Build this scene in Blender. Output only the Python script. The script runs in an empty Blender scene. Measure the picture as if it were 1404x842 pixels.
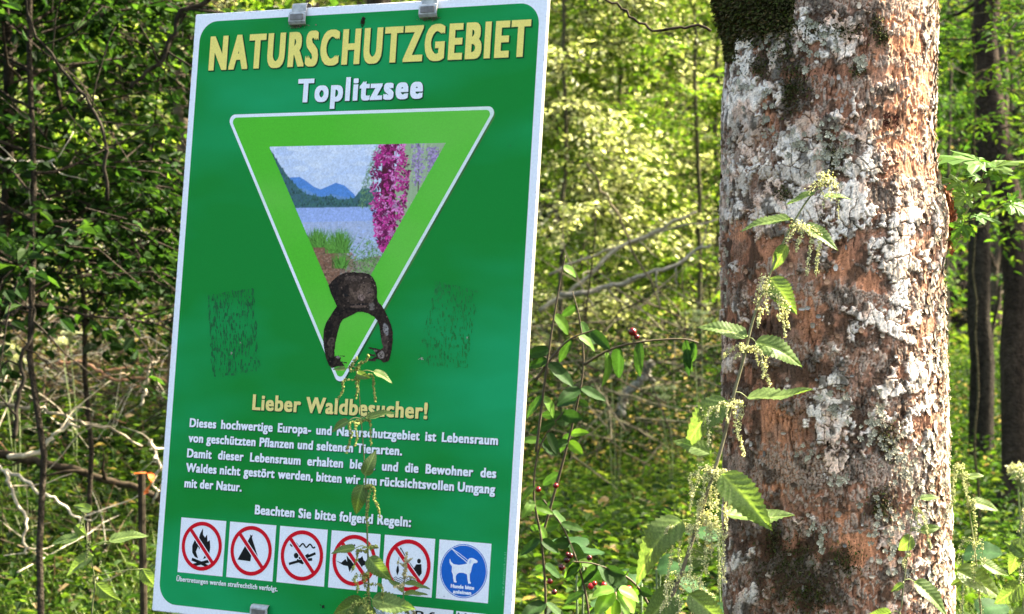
import bpy, math, random
import numpy as np
from mathutils import Vector, Matrix

sc = bpy.context.scene
C = sc.collection
rng = np.random.default_rng(11)
random.seed(11)

# ---------------------------------------------------------------- camera, world, sun, exposure
F = 2600.0            # focal length in pixels of the 1404 px wide photograph
EYE = 1.5
cam_d = bpy.data.cameras.new('camera')
cam_d.sensor_width = 36.0
cam_d.lens = 36.0 * F / 1404.0
cam_d.clip_start = 0.05
cam_d.clip_end = 2000.0
cam_d.dof.use_dof = True
cam_d.dof.focus_distance = 2.92
cam_d.dof.aperture_fstop = 12.5
cam = bpy.data.objects.new('camera', cam_d)
C.objects.link(cam)
cam.location = (0, 0, EYE)
cam.rotation_euler = (math.radians(90), 0, 0)
sc.camera = cam

SUN_EL, SUN_AZ = 47.0, 74.0      # azimuth measured from +Y (away from the camera) towards +X
world = bpy.data.worlds.new('World')
sc.world = world
world.use_nodes = True
nt = world.node_tree
nt.nodes.clear()
sky = nt.nodes.new('ShaderNodeTexSky')
sky.sky_type = 'NISHITA'
sky.sun_disc = False
sky.sun_elevation = math.radians(SUN_EL)
sky.sun_rotation = math.radians(SUN_AZ)
sky.air_density = 1.0
sky.dust_density = 4.0
sky.ozone_density = 0.6
bg = nt.nodes.new('ShaderNodeBackground')
bg.inputs['Strength'].default_value = 0.125
wo = nt.nodes.new('ShaderNodeOutputWorld')
nt.links.new(sky.outputs[0], bg.inputs[0])
nt.links.new(bg.outputs[0], wo.inputs[0])

sun_d = bpy.data.lights.new('sun', 'SUN')
sun_d.energy = 5.0
sun_d.angle = math.radians(0.53)
sun_d.color = (1.0, 0.93, 0.80)
sun = bpy.data.objects.new('sun', sun_d)
C.objects.link(sun)
_e, _a = math.radians(SUN_EL), math.radians(SUN_AZ)
to_sun = Vector((math.sin(_a) * math.cos(_e), math.cos(_a) * math.cos(_e), math.sin(_e)))
sun.rotation_euler = to_sun.to_track_quat('Z', 'Y').to_euler()
sun.location = to_sun * 30

sc.view_settings.view_transform = 'Standard'
sc.view_settings.look = 'None'
sc.view_settings.gamma = 1.0
sc.view_settings.exposure = 2.85
sc.view_settings.use_white_balance = True
sc.view_settings.white_balance_temperature = 7200
sc.view_settings.white_balance_tint = 10
sc.render.engine = 'CYCLES'
sc.cycles.max_bounces = 7
sc.cycles.diffuse_bounces = 4
sc.cycles.glossy_bounces = 2
sc.cycles.transmission_bounces = 3
sc.cycles.transparent_max_bounces = 4
sc.cycles.caustics_reflective = False
sc.cycles.caustics_refractive = False
sc.cycles.use_denoising = True

# ---------------------------------------------------------------- helpers
def lin(r, g, b):
    f = lambda c: ((c / 255 + 0.055) / 1.055) ** 2.4 if c > 10 else c / 255 / 12.92
    return (f(r), f(g), f(b))

def at(u, v, Y):
    """point seen at pixel (u, v) of the photograph at distance Y"""
    return Vector(((u - 702) / F * Y, Y, EYE - (v - 421) / F * Y))

def link(o, parent=None):
    C.objects.link(o)
    if parent is not None:
        o.parent = parent
    return o

def tag(o, label=None, cat=None, group=None, kind=None):
    if label: o['label'] = label
    if cat: o['category'] = cat
    if group: o['group'] = group
    if kind: o['kind'] = kind
    return o

def empty(name, loc=(0, 0, 0), label=None, cat=None, group=None):
    o = bpy.data.objects.new(name, None)
    o.empty_display_size = 0.1
    C.objects.link(o)
    o.location = loc
    return tag(o, label, cat, group)

def mesh(name, V, faces, col=None, mat=None, smooth=False):
    """faces: an (M,k) int array or a list of such arrays / lists"""
    V = np.asarray(V, dtype=np.float32).reshape(-1, 3)
    if isinstance(faces, np.ndarray):
        faces = [faces]
    if len(faces) and not isinstance(faces[0], np.ndarray):
        by = {}
        for f in faces:
            by.setdefault(len(f), []).append(f)
        faces = [np.array(x, dtype=np.int32) for x in by.values()]
    me = bpy.data.meshes.new(name)
    nl = sum(f.size for f in faces)
    npoly = sum(len(f) for f in faces)
    me.vertices.add(len(V))
    me.vertices.foreach_set('co', V.ravel())
    me.loops.add(nl)
    me.loops.foreach_set('vertex_index', np.concatenate([f.ravel() for f in faces]).astype(np.int32))
    tot = np.concatenate([np.full(len(f), f.shape[1], np.int32) for f in faces])
    st = np.concatenate([[0], np.cumsum(tot)[:-1]]).astype(np.int32)
    me.polygons.add(npoly)
    me.polygons.foreach_set('loop_start', st)
    me.polygons.foreach_set('use_smooth', np.full(npoly, bool(smooth)))
    if col is not None:
        a = me.color_attributes.new('Col', 'FLOAT_COLOR', 'POINT')
        c = np.ones((len(V), 4), np.float32)
        c[:, :3] = np.asarray(col, np.float32).reshape(-1, 3)
        a.data.foreach_set('color', c.ravel())
    me.update(calc_edges=True)
    if mat is not None:
        me.materials.append(mat)
    return me

def obj(name, me, parent=None, loc=None, kind=None):
    o = bpy.data.objects.new(name, me)
    C.objects.link(o)
    if parent is not None:
        o.parent = parent
    if loc is not None:
        o.location = loc
    if kind:
        o['kind'] = kind
    return o

class MB:
    """gathers shapes into one mesh"""
    def __init__(self):
        self.v, self.f, self.c, self.n = [], {}, [], 0
    def add(self, V, faces, col=(0.5, 0.5, 0.5)):
        V = np.asarray(V, np.float32).reshape(-1, 3)
        if isinstance(faces, np.ndarray):
            faces = [faces]
        for f in faces:
            f = np.asarray(f, np.int32)
            if f.ndim == 1:
                f = f[None]
            self.f.setdefault(f.shape[1], []).append(f + self.n)
        c = np.asarray(col, np.float32)
        if c.ndim == 1:
            c = np.repeat(c[None, :3], len(V), 0)
        self.v.append(V); self.c.append(c); self.n += len(V)
        return self
    def mesh(self, name, mat, smooth=False):
        return mesh(name, np.concatenate(self.v), [np.concatenate(x) for x in self.f.values()],
                    np.concatenate(self.c), mat, smooth)
    def build(self, name, mat, parent=None, smooth=False, kind=None, loc=None):
        return obj(name, self.mesh(name, mat, smooth), parent, loc, kind)

def tube(pts, rad, sides=8, cap=True):
    P = np.asarray([tuple(p) for p in pts], float)
    n = len(P)
    R = np.broadcast_to(np.asarray(rad, float), (n,)) if np.ndim(rad) == 0 or len(np.atleast_1d(rad)) == n else np.interp(np.linspace(0, 1, n), np.linspace(0, 1, len(rad)), rad)
    T = np.gradient(P, axis=0)
    T /= np.linalg.norm(T, axis=1)[:, None] + 1e-9
    ref = np.array([0, 0, 1.0]) if abs(T[0][2]) < 0.8 else np.array([1.0, 0, 0])
    A = np.cross(T, ref); A /= np.linalg.norm(A, axis=1)[:, None] + 1e-9
    B = np.cross(T, A)
    th = np.linspace(0, 2 * np.pi, sides, endpoint=False)
    V = P[:, None] + R[:, None, None] * (A[:, None] * np.cos(th)[None, :, None] + B[:, None] * np.sin(th)[None, :, None])
    i = np.arange(n - 1)[:, None] * sides
    j = np.arange(sides)[None]
    k = (j + 1) % sides
    q = np.stack([i + j, i + k, i + k + sides, i + j + sides], -1).reshape(-1, 4)
    V = V.reshape(-1, 3)
    fs = [q]
    if cap:
        V = np.vstack([V, P[0], P[-1]])
        c0, c1 = n * sides, n * sides + 1
        j = np.arange(sides); k = (j + 1) % sides
        fs.append(np.vstack([np.stack([np.full(sides, c0), k, j], -1),
                             np.stack([np.full(sides, c1), j + (n - 1) * sides, k + (n - 1) * sides], -1)]))
    return V, fs

def spline(pts, n):
    """smooth curve (Catmull-Rom) through the points"""
    P = np.asarray([tuple(p) for p in pts], float)
    if len(P) == 2:
        t = np.linspace(0, 1, n)[:, None]
        return P[0] * (1 - t) + P[1] * t
    Q = np.vstack([2 * P[0] - P[1], P, 2 * P[-1] - P[-2]])
    s = np.linspace(0, len(P) - 1 - 1e-6, n)
    i = s.astype(int); t = (s - i)[:, None]
    a, b, c, d = Q[i], Q[i + 1], Q[i + 2], Q[i + 3]
    return 0.5 * (2 * b + (c - a) * t + (2 * a - 5 * b + 4 * c - d) * t ** 2 + (3 * b - a - 3 * c + d) * t ** 3)

def wiggle(P, amp, rg=None):
    rg = rg or rng
    n = len(P)
    w = np.cumsum(rg.normal(0, 1, (n, 3)), 0)
    w -= np.linspace(0, 1, n)[:, None] * w[-1]
    return P + w * amp

def box(c, s, mb, col=(.5, .5, .5)):
    x, y, z = np.array(s) / 2
    V = np.array([(i * x, j * y, k * z) for i in (-1, 1) for j in (-1, 1) for k in (-1, 1)]) + np.array(c)
    f = np.array([(0, 1, 3, 2), (4, 6, 7, 5), (0, 4, 5, 1), (2, 3, 7, 6), (0, 2, 6, 4), (1, 5, 7, 3)])
    mb.add(V, f, col)

# value noise -----------------------------------------------------------------
_perm = np.random.default_rng(5).permutation(4096)
_val = np.random.default_rng(6).random(4096)
def _h(i, j, k=0):
    return _perm[(_perm[(_perm[i & 4095] + j) & 4095] + k) & 4095]
def vnoise(x, y, seed=0):
    xi, yi = np.floor(x).astype(int), np.floor(y).astype(int)
    fx, fy = x - xi, y - yi
    fx = fx * fx * (3 - 2 * fx); fy = fy * fy * (3 - 2 * fy)
    g = lambda a, b: _val[_h(a, b, seed)]
    return (g(xi, yi) * (1 - fx) + g(xi + 1, yi) * fx) * (1 - fy) + (g(xi, yi + 1) * (1 - fx) + g(xi + 1, yi + 1) * fx) * fy
def fbm(x, y, oct=4, seed=0):
    s, a, t = 0, 1.0, 0
    for o in range(oct):
        s = s + a * vnoise(x * 2 ** o + 17.3 * o, y * 2 ** o + 9.1 * o, seed + o); t += a; a *= 0.5
    return s / t
def voronoi(x, y, seed=0, jit=0.9):
    xi, yi = np.floor(x).astype(int), np.floor(y).astype(int)
    f1 = np.full(x.shape, 9.0); f2 = np.full(x.shape, 9.0)
    cid = np.zeros(x.shape, int); cx = np.zeros(x.shape); cy = np.zeros(x.shape)
    for di in (-1, 0, 1):
        for dj in (-1, 0, 1):
            a, b = xi + di, yi + dj
            h = _h(a, b, seed)
            px = a + 0.5 + jit * (_val[h] - 0.5); py = b + 0.5 + jit * (_val[(h * 7 + 13) & 4095] - 0.5)
            d = np.hypot(x - px, y - py)
            m = d < f1
            f2 = np.where(m, f1, np.minimum(f2, d))
            cid = np.where(m, (a + 2048) * 8192 + (b + 2048), cid)
            cx = np.where(m, px, cx); cy = np.where(m, py, cy)
            f1 = np.where(m, d, f1)
    return f1, f2, cid, cx, cy
def sstep(a, b, x):
    t = np.clip((x - a) / (b - a), 0, 1)
    return t * t * (3 - 2 * t)

# materials -------------------------------------------------------------------
def mat_base(name):
    m = bpy.data.materials.new(name)
    m.use_nodes = True
    n = m.node_tree.nodes
    return m, m.node_tree, n['Principled BSDF'], n['Material Output']

def mat_attr(name, rough=0.6, noise=30.0, amt=0.25, bump=0.0, bscale=80.0, spec=0.3, bdist=0.002):
    """colour from the mesh's own colour attribute, broken up by noise"""
    m, t, p, out = mat_base(name)
    a = t.nodes.new('ShaderNodeAttribute'); a.attribute_name = 'Col'
    tc = t.nodes.new('ShaderNodeTexCoord')
    nz = t.nodes.new('ShaderNodeTexNoise'); nz.inputs['Scale'].default_value = noise; nz.inputs['Detail'].default_value = 6
    t.links.new(tc.outputs['Object'], nz.inputs['Vector'])
    mr = t.nodes.new('ShaderNodeMapRange')
    mr.inputs['From Min'].default_value = 0.25; mr.inputs['From Max'].default_value = 0.75
    mr.inputs['To Min'].default_value = 1 - amt; mr.inputs['To Max'].default_value = 1 + amt
    t.links.new(nz.outputs['Fac'], mr.inputs['Value'])
    mx = t.nodes.new('ShaderNodeVectorMath'); mx.operation = 'SCALE'
    t.links.new(a.outputs['Color'], mx.inputs[0]); t.links.new(mr.outputs[0], mx.inputs['Scale'])
    t.links.new(mx.outputs[0], p.inputs['Base Color'])
    p.inputs['Roughness'].default_value = rough
    p.inputs['Specular IOR Level'].default_value = spec
    if bump:
        n2 = t.nodes.new('ShaderNodeTexNoise'); n2.inputs['Scale'].default_value = bscale; n2.inputs['Detail'].default_value = 8
        t.links.new(tc.outputs['Object'], n2.inputs['Vector'])
        b = t.nodes.new('ShaderNodeBump'); b.inputs['Strength'].default_value = bump; b.inputs['Distance'].default_value = bdist
        t.links.new(n2.outputs['Fac'], b.inputs['Height']); t.links.new(b.outputs[0], p.inputs['Normal'])
    return m

def mat_leaf(name, trans=0.5, rough=0.45, spec=0.35, tint=(1.25, 1.3, 0.65), noise=60, amt=0.2):
    """leaf: diffuse + light let through, tinted yellower, with a soft gloss"""
    m, t, p, out = mat_base(name)
    a = t.nodes.new('ShaderNodeAttribute'); a.attribute_name = 'Col'
    tc = t.nodes.new('ShaderNodeTexCoord')
    nz = t.nodes.new('ShaderNodeTexNoise'); nz.inputs['Scale'].default_value = noise; nz.inputs['Detail'].default_value = 3
    t.links.new(tc.outputs['Object'], nz.inputs['Vector'])
    mr = t.nodes.new('ShaderNodeMapRange')
    mr.inputs['From Min'].default_value = 0.25; mr.inputs['From Max'].default_value = 0.75
    mr.inputs['To Min'].default_value = 1 - amt; mr.inputs['To Max'].default_value = 1 + amt
    t.links.new(nz.outputs['Fac'], mr.inputs['Value'])
    mx = t.nodes.new('ShaderNodeVectorMath'); mx.operation = 'SCALE'
    t.links.new(a.outputs['Color'], mx.inputs[0]); t.links.new(mr.outputs[0], mx.inputs['Scale'])
    t.links.new(mx.outputs[0], p.inputs['Base Color'])
    p.inputs['Roughness'].default_value = rough
    p.inputs['Specular IOR Level'].default_value = spec
    tm = t.nodes.new('ShaderNodeVectorMath'); tm.operation = 'MULTIPLY'; tm.inputs[1].default_value = [x * 1.35 for x in tint]
    t.links.new(mx.outputs[0], tm.inputs[0])
    tr = t.nodes.new('ShaderNodeBsdfTranslucent')
    t.links.new(tm.outputs[0], tr.inputs['Color'])
    ms = t.nodes.new('ShaderNodeMixShader'); ms.inputs[0].default_value = trans
    t.links.new(p.outputs[0], ms.inputs[1]); t.links.new(tr.outputs[0], ms.inputs[2])
    t.links.new(ms.outputs[0], out.inputs['Surface'])
    return m

M_LEAF = mat_leaf('foliage', spec=.08, rough=.55, trans=.45)
M_BROAD = mat_leaf('broad_leaf', trans=.3, rough=.65, spec=.12, noise=25, amt=.35)
M_LEAF_NEAR = mat_leaf('near_leaf', trans=0.42, rough=0.5, spec=0.2, noise=35, amt=0.25)
M_BARK = mat_attr('background_bark', 0.9, 25, 0.6, 1.0, 60, 0.08, 0.02)
M_TWIG = mat_attr('dead_wood', 0.85, 40, 0.6, 0.6, 150, 0.08)
# ================================================================ ground
def ground_z(x, y):
    x = np.asarray(x, float); y = np.asarray(y, float)
    z = 0.10 * (fbm(x * 0.5 + 40, y * 0.5 + 40, 3, 3) - 0.5) * 2
    m = sstep(-0.5, -1.7, x + 0.05 * (y - 8))
    z = z + m * (1.15 * sstep(5.5, 12.0, y) + 0.03 * np.clip(y - 12, 0, 40))
    z = z + 0.62 * np.clip(y - 30, 0, 90) * sstep(26, 36, y)
    z = z + 0.8 * sstep(2.5, 9, x) * sstep(9, 26, y)
    return z

def leaf_litter_material():
    m, t, p, out = mat_base('forest_soil')
    tc = t.nodes.new('ShaderNodeTexCoord')
    n1 = t.nodes.new('ShaderNodeTexNoise'); n1.inputs['Scale'].default_value = 1.3; n1.inputs['Detail'].default_value = 6
    n2 = t.nodes.new('ShaderNodeTexVoronoi'); n2.inputs['Scale'].default_value = 22
    for q in (n1, n2): t.links.new(tc.outputs['Object'], q.inputs['Vector'])
    r1 = t.nodes.new('ShaderNodeValToRGB')
    r1.color_ramp.elements[0].position = 0.35; r1.color_ramp.elements[0].color = (0.013, 0.009, 0.005, 1)
    r1.color_ramp.elements[1].position = 0.65; r1.color_ramp.elements[1].color = (0.012, 0.022, 0.006, 1)
    t.links.new(n1.outputs['Fac'], r1.inputs[0])
    mx = t.nodes.new('ShaderNodeMix'); mx.data_type = 'RGBA'; mx.blend_type = 'MULTIPLY'; mx.inputs[0].default_value = 0.5
    t.links.new(r1.outputs[0], mx.inputs[6]); t.links.new(n2.outputs['Color'], mx.inputs[7])
    hs = t.nodes.new('ShaderNodeHueSaturation'); hs.inputs['Saturation'].default_value = 0.6
    t.links.new(mx.outputs[2], hs.inputs['Color'])
    t.links.new(hs.outputs[0], p.inputs['Base Color'])
    p.inputs['Roughness'].default_value = 0.95; p.inputs['Specular IOR Level'].default_value = 0.05
    b = t.nodes.new('ShaderNodeBump'); b.inputs['Strength'].default_value = 1; b.inputs['Distance'].default_value = 0.05
    t.links.new(n2.outputs['Distance'], b.inputs['Height']); t.links.new(b.outputs[0], p.inputs['Normal'])
    return m

gx = np.concatenate([np.linspace(-300, -12, 30)[:-1], np.linspace(-12, 14, 170), np.linspace(14, 300, 30)[1:]])
gy = np.concatenate([np.linspace(-60, 2, 20)[:-1], np.linspace(2, 45, 230), np.linspace(45, 400, 40)[1:]])
X, Y = np.meshgrid(gx, gy)
Z = ground_z(X, Y)
V = np.stack([X, Y, Z], -1).reshape(-1, 3)
i = np.arange(len(gy) - 1)[:, None] * len(gx); j = np.arange(len(gx) - 1)[None]
q = np.stack([i + j, i + j + 1, i + j + 1 + len(gx), i + j + len(gx)], -1).reshape(-1, 4)
g = obj('ground', mesh('ground', V, q, None, leaf_litter_material(), True))
tag(g, kind='structure')
# ================================================================ the sign
# pose solved from the six square pictograms and the board's corners; unit = side of a pictogram (81 mm)
SU = 0.081
rv = np.array([-0.0880, 0.4640, 0.0413]); tv = np.array([-6.0772, 3.8681, 34.8772]) * SU
_an = np.linalg.norm(rv); _k = rv / _an
_K = np.array([[0, -_k[2], _k[1]], [_k[2], 0, -_k[0]], [-_k[1], _k[0], 0]])
RS = np.eye(3) + math.sin(_an) * _K + (1 - math.cos(_an)) * _K @ _K
c2w = np.array([[1, 0, 0], [0, 0, 1], [0, -1, 0]], float)       # camera frame (right, down, away) -> world
ax, ay, az = c2w @ RS[:, 0], c2w @ RS[:, 1], c2w @ RS[:, 2]
org = c2w @ tv + np.array([0, 0, EYE])
XL, XR, YT, YB, PITCH = -0.5242 * SU, 6.876 * SU, -9.4303 * SU, 1.7542 * SU, 1.0833 * SU
SM = Matrix(((ax[0], az[0], -ay[0], org[0]), (ax[1], az[1], -ay[1], org[1]), (ax[2], az[2], -ay[2], org[2]), (0, 0, 0, 1)))
# sign frame: x to the right, y into the board, z up; origin at the first pictogram's upper left corner
def sp(u, v):
    d = np.array([(u - 702) / F, 1.0, -(v - 421) / F])
    o = np.array([0, 0, EYE])
    t = ((org - o) @ az) / (d @ az)
    p = o + d * t - org
    return (p @ ax, -(p @ ay))

sign = empty('information_sign', (0, 0, 0), 'tall green nature reserve sign with yellow heading and white border', 'sign')
sign.matrix_world = SM

M_PRINT = mat_attr('printed_foil', 0.32, 700, 0.12, 0.02, 400, 0.06, 0.0005)
def sheen_foil(name, col, amt, seed):
    """printed foil with paler patches in its colour standing in for a sheen"""
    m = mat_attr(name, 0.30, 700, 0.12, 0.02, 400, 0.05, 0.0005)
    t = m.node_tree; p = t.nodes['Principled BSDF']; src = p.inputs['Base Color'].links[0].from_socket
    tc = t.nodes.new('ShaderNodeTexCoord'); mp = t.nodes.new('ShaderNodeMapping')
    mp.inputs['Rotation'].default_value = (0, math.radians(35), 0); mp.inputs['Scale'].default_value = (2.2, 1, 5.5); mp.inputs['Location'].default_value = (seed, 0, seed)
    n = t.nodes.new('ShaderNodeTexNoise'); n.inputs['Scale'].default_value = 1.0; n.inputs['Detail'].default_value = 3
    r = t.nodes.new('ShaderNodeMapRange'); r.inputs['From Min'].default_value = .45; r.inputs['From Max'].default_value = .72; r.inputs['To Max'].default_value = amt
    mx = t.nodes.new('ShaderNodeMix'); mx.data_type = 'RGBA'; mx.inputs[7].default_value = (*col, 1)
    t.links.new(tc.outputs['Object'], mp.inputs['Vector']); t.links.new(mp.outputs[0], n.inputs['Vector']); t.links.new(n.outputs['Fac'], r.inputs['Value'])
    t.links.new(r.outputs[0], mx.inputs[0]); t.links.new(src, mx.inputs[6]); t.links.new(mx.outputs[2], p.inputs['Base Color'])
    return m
M_FIELD = sheen_foil('green_foil', (0, .46, .20), .5, 0)  # sheen painted as colour noise, teal here and pale on the lime
M_TRI = sheen_foil('lime_foil', (.30, .66, .16), .35, 1.7)
M_BOARD = mat_attr('board_white', 0.4, 300, 0.08, 0.08, 250, 0.15, 0.001)
M_CLIP = mat_attr('galvanised_clip', 0.5, 150, 0.35, 0.4, 200, 0.5)
M_CLIP.node_tree.nodes['Principled BSDF'].inputs['Metallic'].default_value = 0.4
WHITE = (0.84, 0.85, 0.88)
GREEN = (0.0, 0.235, 0.033)
LIME = (0.08, 0.52, 0.035)
YELLOW = (0.90, 0.74, 0.19)
DARK = (0.004, 0.06, 0.02)
RED = (0.66, 0.008, 0.02)
BLACK = (0.012, 0.013, 0.013)
BLUE = (0.008, 0.13, 0.52)

class Canvas:
    """a printed picture: shapes painted in order into a fine grid of coloured cells"""
    def __init__(self, x0, x1, z0, z1, cell, ss=2):
        self.x0, self.z0, self.c, self.ss = x0, z0, cell / ss, ss
        self.w, self.h = int((x1 - x0) / cell) * ss, int((z1 - z0) / cell) * ss
        self.a = np.zeros((self.h, self.w, 4)); 
        self.X, self.Z = np.meshgrid(x0 + (np.arange(self.w) + .5) * self.c, z0 + (np.arange(self.h) + .5) * self.c)
    def paint(self, pts, col, alpha=1.0, keep=False):
        P = np.array(pts); 
        i0, i1 = max(0, int((P[:, 1].min() - self.z0) / self.c) - 1), min(self.h, int((P[:, 1].max() - self.z0) / self.c) + 2)
        j0, j1 = max(0, int((P[:, 0].min() - self.x0) / self.c) - 1), min(self.w, int((P[:, 0].max() - self.x0) / self.c) + 2)
        if i1 <= i0 or j1 <= j0: return
        X, Z = self.X[i0:i1, j0:j1], self.Z[i0:i1, j0:j1]; m = np.zeros(X.shape, bool)
        for k in range(len(P)):
            (xa, za), (xb, zb) = P[k - 1], P[k]
            if za == zb: continue
            m ^= ((za > Z) != (zb > Z)) & (X < (xb - xa) * (Z - za) / (zb - za) + xa)
        A = self.a[i0:i1, j0:j1]
        if keep: m &= A[..., 3] > 0
        A[m, :3] = A[m, :3] * (1 - alpha) + np.array(col) * alpha
        A[m, 3] = 1
    def blur(self, n=1):
        for _ in range(n):
            a = self.a; w = a[..., 3:]; s = a[..., :3] * w; S = s * 2; W = w * 2
            for ax in (0, 1):
                for d in (1, -1):
                    S = S + np.roll(s, d, ax); W = W + np.roll(w, d, ax)
            self.a[..., :3] = np.where(w > 0, S / np.maximum(W, 1e-6), a[..., :3])
    def grain(self, sc, amt, seed):
        n = fbm(self.X * sc + 50, self.Z * sc + 50, 3, seed)
        self.a[..., :3] *= (1 + amt * (n - .5) * 2)[..., None]
    def build(self, name, mat, parent, lay):
        s = self.ss; h, w = self.h // s, self.w // s
        a = self.a[:h * s, :w * s].reshape(h, s, w, s, 4)
        cov = a[..., 3].mean((1, 3)); rgb = (a[..., :3] * a[..., 3:]).sum((1, 3)) / np.maximum(a[..., 3].sum((1, 3)), 1)[..., None]
        k = cov >= .5
        i, j = np.where(k); c = self.c * s
        x, z = self.x0 + j * c, self.z0 + i * c; y = np.full(len(x), -.00012 * lay)
        V = np.stack([np.stack([x, y, z], -1), np.stack([x + c, y, z], -1), np.stack([x + c, y, z + c], -1), np.stack([x, y, z + c], -1)], 1).reshape(-1, 3)
        F_ = (np.arange(len(x))[:, None] * 4 + np.arange(4)[None]).astype(np.int32)
        return obj(name, mesh(name, V, F_, np.clip(np.repeat(rgb[i, j], 4, 0), .003, .95), mat), parent)

def flat(mb, pts, lay, col):
    """flat printed polygon, lay = layer number (0.12 mm each) in front of the board"""
    if isinstance(mb, Canvas): return mb.paint(pts, col)
    pts = [p for p in pts]
    V = np.array([(x, -0.00012 * lay, z) for x, z in pts])
    # triangulate by mathutils so that concave outlines work
    from mathutils.geometry import tessellate_polygon
    tr = tessellate_polygon([[Vector((x, z, 0)) for x, z in pts]])
    T = []
    for a, b, c in tr:
        (x0, y0), (x1, y1), (x2, y2) = pts[a], pts[b], pts[c]
        s = (x1 - x0) * (y2 - y0) - (x2 - x0) * (y1 - y0)
        T.append((a, b, c) if s > 0 else (a, c, b))
    if T:
        mb.add(V, np.array(T), col)

def rrect(x0, x1, z0, z1, r, n=8):
    P = []
    for cx, cz, a0 in ((x1 - r, z1 - r, 0), (x0 + r, z1 - r, 90), (x0 + r, z0 + r, 180), (x1 - r, z0 + r, 270)):
        for k in range(n + 1):
            a = math.radians(a0 + 90 * k / n)
            P.append((cx + r * math.cos(a), cz + r * math.sin(a)))
    return P

def rpoly(pts, r, n=8):
    P = []
    m = len(pts)
    for i in range(m):
        p, a, b = np.array(pts[i]), np.array(pts[i - 1]), np.array(pts[(i + 1) % m])
        da, db = (a - p) / np.linalg.norm(a - p), (b - p) / np.linalg.norm(b - p)
        ang = math.acos(np.clip(da @ db, -1, 1)); t = r / math.tan(ang / 2)
        q0, q1 = p + da * t, p + db * t
        c = p + (da + db) / np.linalg.norm(da + db) * r / math.sin(ang / 2)
        a0 = math.atan2(*(q0 - c)[::-1]); a1 = math.atan2(*(q1 - c)[::-1])
        d = (a1 - a0 + math.pi) % (2 * math.pi) - math.pi
        for k in range(n + 1):
            a = a0 + d * k / n
            P.append((c[0] + r * math.cos(a), c[1] + r * math.sin(a)))
    return P

# board, 9 mm thick with rounded edge and grimy rim
ZT, ZB = -YT, -YB
mb = MB()
o0 = rrect(XL, XR, ZB, ZT, 0.003, 3); o1 = rrect(XL + .0012, XR - .0012, ZB + .0012, ZT - .0012, 0.003, 3)
n = len(o0)
V = [(x, 0, z) for x, z in o1] + [(x, .0012, z) for x, z in o0] + [(x, .0065, z) for x, z in o0] + [(x, .0065, z) for x, z in o1]
jj = np.arange(n); kk = (jj + 1) % n
qs = np.vstack([np.stack([jj + a * n, kk + a * n, kk + (a + 1) * n, jj + (a + 1) * n], -1) for a in range(3)])
edge = (0.20, 0.18, 0.14)
cols = np.vstack([np.tile(WHITE, (n, 1)), np.tile((0.55, 0.54, 0.50), (n, 1)), np.tile(edge, (n, 1)), np.tile(edge, (n, 1))])
mb.add(V, [qs, np.arange(n)[None], np.arange(3 * n, 4 * n)[::-1][None]], cols)
mb.build('board', M_BOARD, sign)

# green field with rounded corners; its edge is 1.05 cm in from the board's
mb = MB()
gl, gt = 0.0105, 0.0105
x0, z1 = sp(275, 100)[0], sp(640, 4 + 4)[1]
flat(mb, rrect(XL + .0115, XR - .0125, ZB + .0125, ZT - .0125, 0.031, 10), 1, GREEN)
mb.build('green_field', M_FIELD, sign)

# grime along the board's edge, chips
mb = MB()
for k in range(420):
    e = rng.integers(0, 4)
    if e == 0: x, z = XR - abs(rng.normal(0, .0009)), rng.uniform(ZB, ZT)
    elif e == 1: x, z = rng.uniform(XL, XR), ZT - abs(rng.normal(0, .0008))
    elif e == 2: x, z = XL + abs(rng.normal(0, .0007)), rng.uniform(ZB, ZT)
    else: x, z = rng.uniform(XL, XR), ZB + abs(rng.normal(0, .0008))
    l, w = rng.uniform(.001, .004), rng.uniform(.0003, .0008)
    if e in (0, 2): l, w = w, l
    g_ = rng.uniform(.08, .4)
    x = min(max(x, XL + .0013 + l / 2), XR - .0013 - l / 2); z = min(max(z, ZB + .0013 + w / 2), ZT - .0013 - w / 2)
    flat(mb, [(x - l / 2, z - w / 3), (x, z - w / 2), (x + l / 2, z), (x, z + w / 2)], 1, (g_, g_ * .93, g_ * .8))
mb.build('edge_grime', M_BOARD, sign, kind='stuff')

# --- lettering ------------------------------------------------------------
def glyphs(text, spc=1.0):
    c = bpy.data.curves.new('lettering', 'FONT'); c.body = text; c.space_character = spc
    o = bpy.data.objects.new('lettering', c); C.objects.link(o)
    bpy.context.view_layer.update()
    dg = bpy.context.evaluated_depsgraph_get()
    cu = o.evaluated_get(dg).to_curve(dg)
    S = [[(tuple(b.co), tuple(b.handle_left), tuple(b.handle_right)) for b in s.bezier_points] for s in cu.splines]
    o.evaluated_get(dg).to_curve_clear()
    bpy.data.objects.remove(o); bpy.data.curves.remove(c)
    return S

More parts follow.
